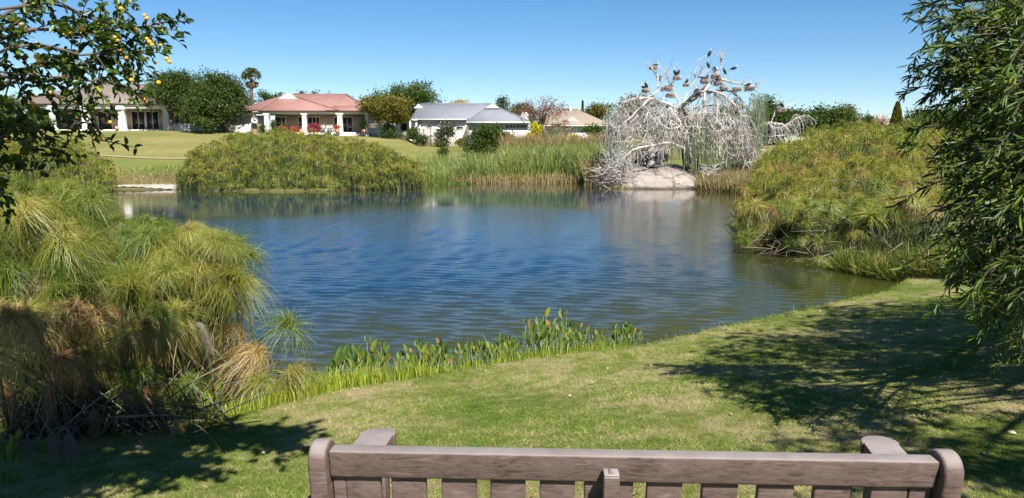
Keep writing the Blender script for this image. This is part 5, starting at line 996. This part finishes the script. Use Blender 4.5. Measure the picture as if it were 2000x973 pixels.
# brush pile and grey shrubs at rock's left
def brush(label, pxr, pyr, n, Yd, mt, seed, rad=.03, Lr=(.5, 1.6), zmin=WZ-.1, up=.3):
    r = np.random.default_rng(seed); b_ = MB()
    for i in range(n):
        p0 = at(r.uniform(*pxr), r.uniform(*pyr), Yd+r.normal(0, .8)); d = unit(np.array([r.normal(0, 1), r.normal(0, .6), r.normal(up, .5)])); L = r.uniform(*Lr); s_ = np.linspace(0, 1, 6)[:, None]; P = p0+d*L*s_+np.cumsum(r.normal(0, .05, (6, 3)), 0); P[:, 2] = np.maximum(P[:, 2], zmin+.05*r.random()); b_.tube(P, np.linspace(rad, rad*.3, 6), 4, cap=False)
    return tag(b_.build('dead_brush', mt), None, None, kind='stuff')
brush('tangle of white bare branches at the left waterline of the rock', (1168, 1222), (325, 362), 80, 50.8, M['guano'], 910, .024, (.4, 1.1))
brush('dark dead brush below the white tangle at the waterline', (1158, 1215), (345, 368), 100, 51.6, M['darkbark'], 911, .03, (.4, 1.1))
brush('grey leafless shrub standing left of the rock', (1180, 1225), (300, 345), 160, 52.2, solid('pale_grey_twigs', [(.3, (.25, .25, .22)), (.7, (.45, .45, .41))], 4), 912, .018, (.5, 1.1), up=1.2)
brush('low broken white twigs at the right foot of the rock', (1372, 1400), (325, 372), 70, 50.3, M['guano'], 913, .022, (.3, .9))
T('leafy_bush', 'dark bush behind the trunks of the dead white tree', 'bush', 1228, 1312, 272, 58.5, M['lf_dark'], .16, 170, 30, .25, 7, .0, 914)
T('leafy_bush', 'rust red low bush right of the rock on the bank', 'bush', 1418, 1462, 292, 66, M['lf_rust'], .14, 60, 24, .2, 5, .0, 915)
T('leafy_bush', 'low brown green bush against the reeds behind the rock', 'bush', 1160, 1215, 262, 70, M['lf_olive'], .16, 90, 24, .3, 5, .0, 916)

# ------------------------------------------------------------------ water plants along the near shore
def pickerel(seed):
    r = np.random.default_rng(seed); t = thing('water_plant', 'broad leaved green water plant growing along the near shore', 'water plant', (0, 0, 0), 'broad leaved water plants along the near shore')
    n = r.integers(5, 9); sb = MB(); 
    for i in range(n):
        h_ = r.uniform(.20, .52); a = r.uniform(0, 6.283); tip = np.array([math.cos(a)*.12*r.random(), math.sin(a)*.12*r.random(), h_]); b0 = np.array([r.normal(0, .04), r.normal(0, .04), -.15]); sb.tube([b0, (b0+tip)/2+np.array([0, 0, .02]), tip], [.006, .005, .004], 4, .55)
        D = unit(np.array([math.cos(a)*.35, math.sin(a)*.35, 1.])); L = r.uniform(.12, .19); lb_ = MB()
        lb_.leaves(tip[None], D[None], unit(np.array([[math.cos(a+1.6), math.sin(a+1.6), .2]])), np.array([L]), np.array([L*.42]), np.array([r.random()**1.1]), .18); lb_.build('leaf', M['weed'], t)
    sb.build('stems', M['weed'], t); return t
pk = [pickerel(1000+i) for i in range(6)]
line = np.array([P2(640, 770), P2(700, 760), P2(760, 748), P2(830, 742), P2(920, 726), P2(1000, 714), P2(1060, 705), P2(1120, 698), P2(1190, 691), P2(1245, 684)]); r = np.random.default_rng(1010)
npk = 92
for i in range(npk):
    tpar = r.random()**.9; k = tpar*(len(line)-1); j = min(int(k), len(line)-2); q = line[j]*(1-(k-j))+line[j+1]*(k-j); off = abs(r.normal(0, .22)); q = q+np.array([-.25, .8])*off+r.normal(0, .04, 2)
    px_ = 1000+q[0]/q[1]*F; sc = (.84 if 1020 < px_ < 1110 else .82 if px_ < 860 else .58)*r.uniform(.75, 1.15)
    if i < 6: pk[i].location = (q[0], q[1], WZ); pk[i].rotation_euler = (0, 0, r.uniform(0, 6.28)); pk[i].scale = (sc,)*3
    else: dup(pk[i % 6], (q[0], q[1], WZ), r.uniform(0, 6.28), sc)
# a few water plants in the dark left corner
for px, py, Yd in ((18, 870, 5.7), (372, 800, 7.0), (395, 790, 7.2), (350, 812, 6.9), (420, 790, 7.3), (8, 885, 5.6)):
    q = at(px, py, Yd); dup(pk[r.integers(6)], (q[0], Yd, max(WZ, g1(q[0], Yd))), r.uniform(0, 6.28), .7, 'broad leaved green plant in the dark papyrus base', 'broad leaved plants in the dark papyrus base')
rushes(260, 'upright_reed_stalks', [P2(640, 770), P2(830, 742), P2(1000, 714), P2(1120, 698), P2(1230, 688)], .16, (.2, .5), M['rush'], (.004, .008), 9, (0, .6))

# ------------------------------------------------------------------ citrus tree (left, near)
r = np.random.default_rng(1100)
CT = thing('citrus_tree', 'fruit tree whose leafy branches with small orange fruit enter from the upper left', 'tree', (-4.3, 3.3, g1(-4.3, 3.3)))
tb = MB(); tb.tube([(-4.3, 3.3, g1(-4.3, 3.3)-.1), (-4.35, 3.35, .9), (-4.2, 3.4, 1.8), (-4.0, 3.5, 2.6)], [.13, .10, .09, .07], 9); tb.build('trunk', M['bark'], CT, smooth=True)
fork = np.array([-4.2, 3.4, 1.8])
boughs = []
def bough(pts, r0, n=12, fk=fork):
    P = bez([fk]+pts, n); P[1:-1] += r.normal(0, .015, (n-2, 3)); b_ = MB(); b_.tube(P, np.linspace(r0, .006, n), 6); b_.build('branch', M['bark'], CT, smooth=True); boughs.append(P); return P
A = lambda px, py, Y: at(px, py, Y)
bough([A(-120, 120, 4.6), A(40, 60, 4.7), A(160, 70, 4.8), A(225, 55, 4.9)], .016); bough([A(-100, 200, 4.6), A(60, 130, 4.8), A(170, 125, 4.9), A(240, 128, 5.)], .016)
bough([A(-100, 180, 4.7), A(20, 145, 4.7), A(100, 185, 4.8), A(175, 232, 4.9)], .015); bough([A(-80, 60, 4.6), A(60, 0, 4.8), A(170, -30, 4.9), A(250, 20, 5.1)], .014)
bough([A(-60, 280, 4.4), A(20, 240, 4.5), A(80, 260, 4.6)], .012); bough([A(80, 10, 4.7), A(180, 40, 5.), A(260, 55, 5.2), A(315, 45, 5.3)], .009, fk=A(-100, 40, 4.6))
bough([A(60, 90, 4.6), A(180, 110, 4.8), A(240, 95, 5.), A(280, 110, 5.1)], .009, fk=A(-60, 110, 4.6)); bough([A(-80, 330, 4.3), A(-20, 320, 4.4)], .01)
bough([A(90, 150, 4.7), A(190, 150, 4.9), A(225, 162, 5.0), A(250, 172, 5.0)], .008, fk=A(0, 140, 4.7))
over = [[(-2.8, 3.2, 3.4), (-1.5, 3.1, 3.7), (-.5, 3.0, 3.8), (.3, 2.9, 3.6)], [(-3, 2.6, 3.5), (-1.8, 1.9, 3.9), (-1.0, 1.6, 3.9)], [(-3.0, 3.2, 3.4), (-2.4, 3.0, 3.8), (-1.7, 2.6, 3.8)], [(-3.8, 2.6, 3.4), (-3.2, 1.6, 4.0), (-2.6, 1.0, 4.2)], [(-2.2, 2.8, 3.4), (-1.2, 2.4, 3.6), (-.3, 2.3, 3.6)], [(-5, 3, 3.4), (-5.6, 2.6, 4), (-6, 2.4, 4)]]  # unseen overhead boughs, added and shaped for their shade on the lawn
for o_ in over: bough([np.array([a[0]-.75, min(a[1]-.3, 2.8), a[2]]) for a in o_], .05)
lb_ = MB(); tw = MB(); fr_pts = []
def leafy(P, ntw, Lt, nl, lsz, first=.3, lw=.45):
    for i in range(ntw):
        k = r.uniform(first, 1)*(len(P)-1); j = min(int(k), len(P)-2); q = P[j]+(P[j+1]-P[j])*(k-j); T_ = unit(P[j+1]-P[j]); d = unit(T_*.6+r.normal(0, .65, 3)); L = r.uniform(*Lt); s_ = np.linspace(0, 1, 5)[:, None]
        pt = q+d*L*s_+np.array([0, 0, -.25])*L*s_**2*r.uniform(.2, 1.6); tw.tube(pt, [.005, .004, .003, .0025, .0015], 4, cap=False)
        n = nl; kk = r.uniform(.15, 1, n)*4; jj = np.minimum(kk.astype(int), 3); pp = pt[jj]+(pt[jj+1]-pt[jj])*(kk-jj)[:, None]; D = unit(d*.7+r.normal(0, .7, (n, 3))); Nn = unit(r.normal(0, .5, (n, 3))+np.array([0, 0, 1.])); cl = r.random()*.5
        Ls = lsz*r.uniform(.6, 1.25, n); lb_.leaves(pp, D, Nn, Ls, Ls*lw, np.clip(cl+r.random(n)*.5, 0, 1)); fr_pts.append(pt[-1])
for i, P in enumerate(boughs[:9]): leafy(P, (30, 24, 17, 22, 22, 18, 18, 14, 10)[i], (.12, .32), 10, .060)
nvis = len(fr_pts)
for P in boughs[9:]: leafy(P, 250, (.2, .65), 20, .115, .3, .55)
# extra mass towards the left edge of the view
for px, py, Yd, s_ in ((-20, 60, 4.6, .32), (15, 180, 4.6, .30), (-10, 130, 4.5, .3), (60, 215, 4.7, .26), (20, 250, 4.6, .2), (80, 30, 4.8, .28), (130, 95, 4.8, .22), (200, 80, 4.9, .2), (110, 240, 4.7, .18)):
    c = at(px, py, Yd)
    for k in range(9):
        q = c+r.normal(0, s_*.7, 3); leafy(np.array([q, q+r.normal(0, .15, 3)]), 1, (.12, .25), 9, .058, 0)
lb_.build('foliage', M['citrus'], CT); tw.build('twigs', M['bark'], CT)
print('citrus tips', len(fr_pts))
M['orange'] = solid('small_orange_fruit', [(.3, (.75, .26, .02)), (.7, (.85, .38, .03))], 30, .4, spec=.4)
fme = bpy.data.meshes.new('fruit'); import bmesh
bm = bmesh.new(); bmesh.ops.create_uvsphere(bm, u_segments=12, v_segments=8, radius=.0135); 
for f_ in bm.faces: f_.smooth = True
bm.to_mesh(fme); bm.free(); fme.materials.append(M['orange'])
fruit_px = [(83, 200), (82, 90), (76, 88), (123, 40), (130, 38), (218, 10), (222, 14), (278, 19), (270, 12), (242, 38), (260, 48), (285, 57), (289, 60), (283, 74), (218, 78), (220, 80), (212, 68), (232, 65), (225, 112), (256, 120), (300, 117), (315, 121), (323, 89), (328, 110), (267, 139), (263, 172), (270, 184), (272, 180), (120, 152), (116, 168), (83, 203), (86, 200), (90, 194), (58, 76), (70, 84), (315, 149), (204, 250), (203, 245), (191, 240), (77, 290), (93, 284), (0, 269), (140, 50), (146, 52), (15, 20), (28, 27), (305, 85), (250, 95), (170, 100), (12, 72)]
tips_ = np.array(fr_pts[:nvis] + fr_pts[-81:]); dt_ = tips_-np.array([0, 0, CAMZ]); dep_ = dt_[:, 1]*math.cos(PITCH)-dt_[:, 2]*math.sin(PITCH); tpx = 1000+F*dt_[:, 0]/dep_; tpy = 486.5-F*(dt_[:, 1]*math.sin(PITCH)+dt_[:, 2]*math.cos(PITCH))/dep_
for i, (px, py) in enumerate(fruit_px):
    j_ = int(np.argmin((tpx-px)**2+(tpy-py)**2)); tp_ = tips_[j_]; tips_[j_] = tp_+np.array([.02, -.01, -.02])
    o = bpy.data.objects.new('fruit', fme); col.objects.link(o); o.parent = CT; o.location = Vector(tp_+np.array([0, 0, -.012]))-Vector(CT['wl']); s_ = r.uniform(.75, 1.15); o.scale = (s_, s_, s_*.92)

# ------------------------------------------------------------------ narrow-leaved tree (right, near)
r = np.random.default_rng(1200)
BT = thing('evergreen_tree', 'narrow leaved evergreen tree hanging in from the right edge over the lawn', 'tree', (6.3, 4.8, g1(6.3, 4.8)))
gzb = g1(6.3, 4.8); tb = MB(); tb.tube(bez([(6.3, 4.8, gzb-.1), (6.2, 4.7, 1.0), (6.4, 4.9, 2.4), (6.3, 4.8, 4.4)], 9), np.linspace(.2, .05, 9), 9); tb.build('trunk', M['bark'], BT, smooth=True)
lb_ = MB(); tw = MB()
def spray(q, d, L, n, lsz, cl):
    s_ = np.linspace(0, 1, 6)[:, None]; pt = q+d*L*s_+np.array([0, 0, -.35])*L*s_**2; tw.tube(pt, np.linspace(.006, .002, 6), 4, cap=False)
    kk = (.1+.9*r.random(n)**.7)*5; jj = np.minimum(kk.astype(int), 4); pp = pt[jj]+(pt[jj+1]-pt[jj])*(kk-jj)[:, None]; T_ = unit(pt[jj+1]-pt[jj]); D = unit(T_*.9+r.normal(0, .5, (n, 3))); Nn = unit(np.cross(D, r.normal(size=(n, 3)))+np.array([0, 0, .5])); Ls = lsz*r.uniform(.65, 1.2, n)
    lb_.leaves(pp, D, Nn, Ls, Ls*.135, np.clip(cl+r.random(n)*.4, 0, 1), .15)
def limb2(e, r0=.05, n=9, st=None):
    st = np.array([6.3, 4.8, r.uniform(.8, 3.2)]) if st is None else st; mid = (st+e)/2+np.array([0, 0, .5]); s_ = np.linspace(0, 1, n)[:, None]; P = st*(1-s_)**2+2*mid*s_*(1-s_)+e*s_**2; b_ = MB(); b_.tube(P, np.linspace(r0, .008, n), 6); b_.build('branch', M['bark'], BT, smooth=True); return P
vis = [(1800, 12, 5.6), (1840, 30, 5.4), (1800, 90, 5.6), (1805, 150, 5.8), (1830, 120, 5.5), (1870, 60, 5.2), (1845, 200, 5.6), (1880, 250, 5.4), (1775, 310, 5.2), (1850, 300, 5.4), (1870, 370, 4.8), (1850, 400, 4.6), (1870, 440, 4.6), (1900, 480, 4.5), (1900, 540, 4.4), (1945, 590, 4.7), (1935, 670, 4.9), (1950, 400, 4.2), (1960, 160, 4.4), (1975, 250, 4.2), (1950, 320, 4.8), (1990, 520, 4.3), (1990, 570, 4.6), (1930, 100, 5), (1990, 40, 4.6), (1910, 180, 5.2), (1930, 480, 4.9), (1995, 400, 4.6)]
for px, py, Yd in vis:
    px = px+34 if px < 1900 else px+26; e_ = at(px, py, Yd); P = limb2(e_, .03)
    for k in range(26 if py < 560 else 11):
        q = P[r.integers(5, 9)]+r.normal(0, .16, 3)*np.array([1, 1, 1.1]); q = q*.6+e_*.4+r.normal(0, .07, 3)
        if q[0]/q[1]*F+1000 < px-10: q[0] += .2
        d = unit(unit(P[-1]-P[-3])*.8+r.normal(0, .55, 3)+np.array([-.15, 0, -.15])); spray(q, d, r.uniform(.14, .36), 20, .098, r.random()*.55)
for k in range(620):
    q = at(r.uniform(1925, 2110), r.uniform(-40, 600), r.uniform(5.6, 7.6)); spray(q, unit(r.normal(0, .5, 3)+np.array([-.1, 0, -.3])), r.uniform(.18, .34), 20, .10, r.random()*.4)
# crown fill behind: volume outside the frame and its shadow on the lawn
n = 2500; d = rdirs(n, r); rad = r.random(n)**.4; C = np.array([7.3, 4.9, 2.7])+d*rad[:, None]*np.array([2.6, 3.2, 1.6])
keep = (C[:, 0]/np.maximum(C[:, 1], .5)*F+1000 > 2110) | (C[:, 2] > 1.6+.2*C[:, 1]+.3); C = C[keep]
for q in C: spray(q, unit(r.normal(0, .6, 3)+np.array([0, 0, -.2])), r.uniform(.3, .6), 22, .14, r.random()*.5)
for c_, s3, n in (((4.2, .9, 3.6), (1.3, 1.2, .7), 230), ((7.6, 7.6, 2.9), (2.0, 1.7, 1.3), 620), ((6.3, 2.2, 3.2), (1.5, 1.5, .9), 240), ((9.4, 7.4, 3.2), (2.2, 2.0, 1.6), 320)):
    d = rdirs(n, r); C = np.array(c_)+d*(r.random(n)**.4)[:, None]*np.array(s3); C = C[(C[:, 0]/np.maximum(C[:, 1], .5)*F+1000 > 2110) | (C[:, 2] > 1.6+.2*C[:, 1]+.3)]
    for q in C: spray(q, unit(r.normal(0, .6, 3)+np.array([0, 0, -.2])), r.uniform(.3, .7), 22, .13, r.random()*.5)
for e_ in ((7.4, 7.4, 3.2), (4.2, 1.0, 3.6), (5.2, 2.4, 3.5), (9.4, 7.2, 3.4), (8.0, 3.6, 3.4), (6.0, 7.4, 3.6)): limb2(np.array(e_), .09)
lb_.build('foliage', M['bottle'], BT); tw.build('twigs', M['bark'], BT)

# ------------------------------------------------------------------ bench
m, nt, out = mat('brown_recycled_plastic'); p = N_(nt, 'ShaderNodeBsdfPrincipled'); vec = coords(nt, 'Object')
mp = N_(nt, 'ShaderNodeMapping'); mp.inputs['Scale'].default_value = (14, 60, 60); nt.links.new(vec, mp.inputs[0])
g1n = noise(nt, 1, 6, .7, mp.outputs[0], 1.6); g2n = noise(nt, 9, 4, .6, vec); g3 = noise(nt, 220, 2, .6, vec)
rp = ramp(nt, [(.36, (.040, .025, .021)), (.47, (.098, .066, .056)), (.56, (.120, .084, .072)), (.68, (.185, .137, .12))]); nt.links.new(math_(nt, 'ADD', math_(nt, 'MULTIPLY', g1n.outputs[0], .65), math_(nt, 'MULTIPLY', g2n.outputs[0], .35)), rp.inputs[0])
# sun-bleached upward faces
geo = N_(nt, 'ShaderNodeNewGeometry'); sxx = N_(nt, 'ShaderNodeSeparateXYZ'); nt.links.new(geo.outputs['Normal'], sxx.inputs[0])
mr = N_(nt, 'ShaderNodeMapRange'); mr.inputs['From Min'].default_value = .35; mr.inputs['From Max'].default_value = .9; nt.links.new(sxx.outputs[2], mr.inputs[0])
bl = ramp(nt, [(.3, (.165, .138, .128)), (.7, (.245, .212, .20))]); nt.links.new(g2n.outputs[0], bl.inputs[0])
cc_ = mixc(nt, mr.outputs[0], rp.outputs[0], bl.outputs[0]); nt.links.new(cc_, p.inputs['Base Color']); p.inputs['Roughness'].default_value = .6; p.inputs['Specular IOR Level'].default_value = .35
bu = N_(nt, 'ShaderNodeBump'); bu.inputs['Strength'].default_value = .55; bu.inputs['Distance'].default_value = .003
nt.links.new(math_(nt, 'ADD', g1n.outputs[0], math_(nt, 'MULTIPLY', g3.outputs[0], .3)), bu.inputs['Height']); nt.links.new(bu.outputs[0], p.inputs['Normal']); nt.links.new(p.outputs[0], out.inputs[0]); M['bench'] = m
A_ = onz(640, 882, .90); B_ = onz(1838, 903, .90); LB = float(np.linalg.norm(B_-A_)); yaw = math.atan2(B_[1]-A_[1], B_[0]-A_[0]); cen = (A_+B_)/2
BN = thing('park_bench', 'weathered brown plastic slatted bench seen from behind facing the pond', 'bench', (0, 0, 0))
h = LB/2   # local: x along, +y towards water; back leans towards the viewer
REC = R(9)
def recline(ob): ob.rotation_euler = (REC, 0, 0); ob.location = (0, .16, 0); return ob    # pivot near the seat
def back_part(bm_, name, bv=.006, seg=3):
    ob = bm_.build(name, M['bench'], BN); bevel(ob, bv, seg); return ob
def shear(bm_, z0=.43, k=math.tan(REC)):
    for V in bm_.v: V[:, 1] -= (V[:, 2]-z0)*k - .0
yo = .075    # plane shift so that the top of the rail sits where it should
b = MB(); b.box(-h, h, 0, .045, .832, .90); 
def bb(name, x0, x1, y0, y1, z0, z1, bv=.006):
    b_ = MB(); b_.box(x0, x1, y0, y1, z0, z1); V = b_.v[0]; V[:, 1] += (.9-V[:, 2])*math.tan(REC); return back_part(b_, name, bv)
bb('top_rail', -h, h, 0, .046, .832, .90)
bb('lower_rail', -h, h, .004, .042, .47, .53)
# slats of the backrest
def slat(x, w=.082): return bb('back_slat', x-w/2, x+w/2, .012, .034, .531, .831, .004)
fx = lambda px: (px-640)/(1838-640)*2*h-h
for px in (704, 797, 900, 999, 1099, 1167+30, 1314, 1424, 1534, 1645, 1755): 
    if px != 1197: slat(fx(px)*1.0)
slat(fx(1175), .05); slat(fx(1232), .045); slat(fx(655), .03); slat(fx(1815), .05)
# end posts: round-topped planks
def post(x0, x1, zt=.917, name='post'):
    b_ = MB(); n = 14; yc, rr_ = .028, .052; an = np.linspace(0, math.pi, n); prof = [(yc+rr_*math.cos(a), zt-rr_+rr_*math.sin(a)) for a in an]+[(yc-rr_+.20, .40), (yc-rr_+.24, 0), (yc+rr_+.24, 0), (yc+rr_+.22, .40)]
    prof = [(y_+(.9-z_)*math.tan(REC) if z_ > .4 else y_-(yc-rr_+.20)+yc-rr_+.5*math.tan(REC)+.0, z_) for y_, z_ in prof]
    m_ = len(prof); V = [(x0, y_, z_) for y_, z_ in prof]+[(x1, y_, z_) for y_, z_ in prof]; b_.add(V, [[i, (i+1) % m_, m_+(i+1) % m_, m_+i] for i in range(m_)]); b_.f.append(np.array([list(range(m_))[::-1]])); b_.f.append(np.array([[m_+i for i in range(m_)]])); ob = b_.build(name, M['bench'], BN); bevel(ob, .009, 4); return ob
post(-h-.044, -h-.001); post(h+.001, h+.046)
# centre support with pale cap
b_ = MB(); xc = fx(1203); b_.box(xc-.018, xc+.018, -.047, -.001, .30, .868); V = b_.v[0]; V[:, 1] += (.9-V[:, 2])*math.tan(REC); cs_ = back_part(b_, 'centre_support', .004)
M['cap'] = solid('pale_worn_plastic', [(.3, (.24, .215, .205)), (.7, (.33, .30, .29))], 40, .55, .3, 200)
b_ = MB(); b_.box(xc-.017, xc+.017, -.043, -.006, .8685, .8725); V = b_.v[0]; V[:, 1] += (.9-V[:, 2])*math.tan(REC); cp = b_.build('cap', M['cap'], cs_); bevel(cp, .0015, 2)
# embossed maker's marks (illegible at this distance, rows of small raised strokes)
def marks(parent, x, y, z, w, l, n, slope=0):
    b_ = MB(); rr2 = np.random.default_rng(5)
    for i in range(n):
        yy_ = y+l*(i/(n-1)-.5); b_.box(x-w/2, x+w*(rr2.random()*.5), yy_-.0012, yy_+.0012, z-slope*(yy_-y)**2, z+.0012-slope*(yy_-y)**2)
        b_.box(x-w/2, x-w/2+.002, yy_-.002, yy_+.003, z-slope*(yy_-y)**2, z+.0012-slope*(yy_-y)**2)
    return b_.build('maker_mark', M['bench'], parent)
marks(cs_, xc, -.024+.03*math.tan(REC), .8724, .012, .024, 5)
# armrests
def arm(side):
    xi = side*(h+.026); b_ = MB(); n = 10; w0 = .052; pr = []
    yS, yE = .05, .50
    pts = [(-w0, yS), (-w0*.9, yE-.06)]+[(w0*math.cos(a), yE-.06+.06*math.sin(a)) for a in np.linspace(math.pi, 0, n)]+[(w0*.9, yE-.06), (w0, yS)]
    pts = [(xi+x_+.09*y_, y_) for x_, y_ in pts]; m_ = len(pts); V = [(x_, y_, .715) for x_, y_ in pts]+[(x_, y_, .757+.012*math.sin(min(1, (y_-yS)/.6)*3.0)) for x_, y_ in pts]
    b_.add(V, [[i, (i+1) % m_, m_+(i+1) % m_, m_+i] for i in range(m_)]); b_.f.append(np.array([list(range(m_))[::-1]])); b_.f.append(np.array([[m_+i for i in range(m_)]])); bevel(b_.build('armrest', M['bench'], BN), .006, 3)
    b_ = MB(); b_.box(xi+.01, xi+.07, .40, .47, 0, .714); bevel(b_.build('front_leg', M['bench'], BN), .006)
arm(-1); arm(1)
for k in range(5): b_ = MB(); y0 = .12+k*.095; b_.box(-h+.002, h-.002, y0, y0+.08, .40, .43); bevel(b_.build('seat_slat', M['bench'], BN), .005)
for x in (-h+.05, 0, h-.05): b_ = MB(); b_.box(x-.02, x+.02, .11, .60, .33, .397); b_.build('seat_bearer', M['bench'], BN)
BN.location = (cen[0], cen[1], 0); BN.rotation_euler = (0, 0, yaw)
zoff = g1(cen[0], cen[1]); BN.location.z = 0.0

for o in list(bpy.data.objects):
    if 'wl' in o: del o['wl']
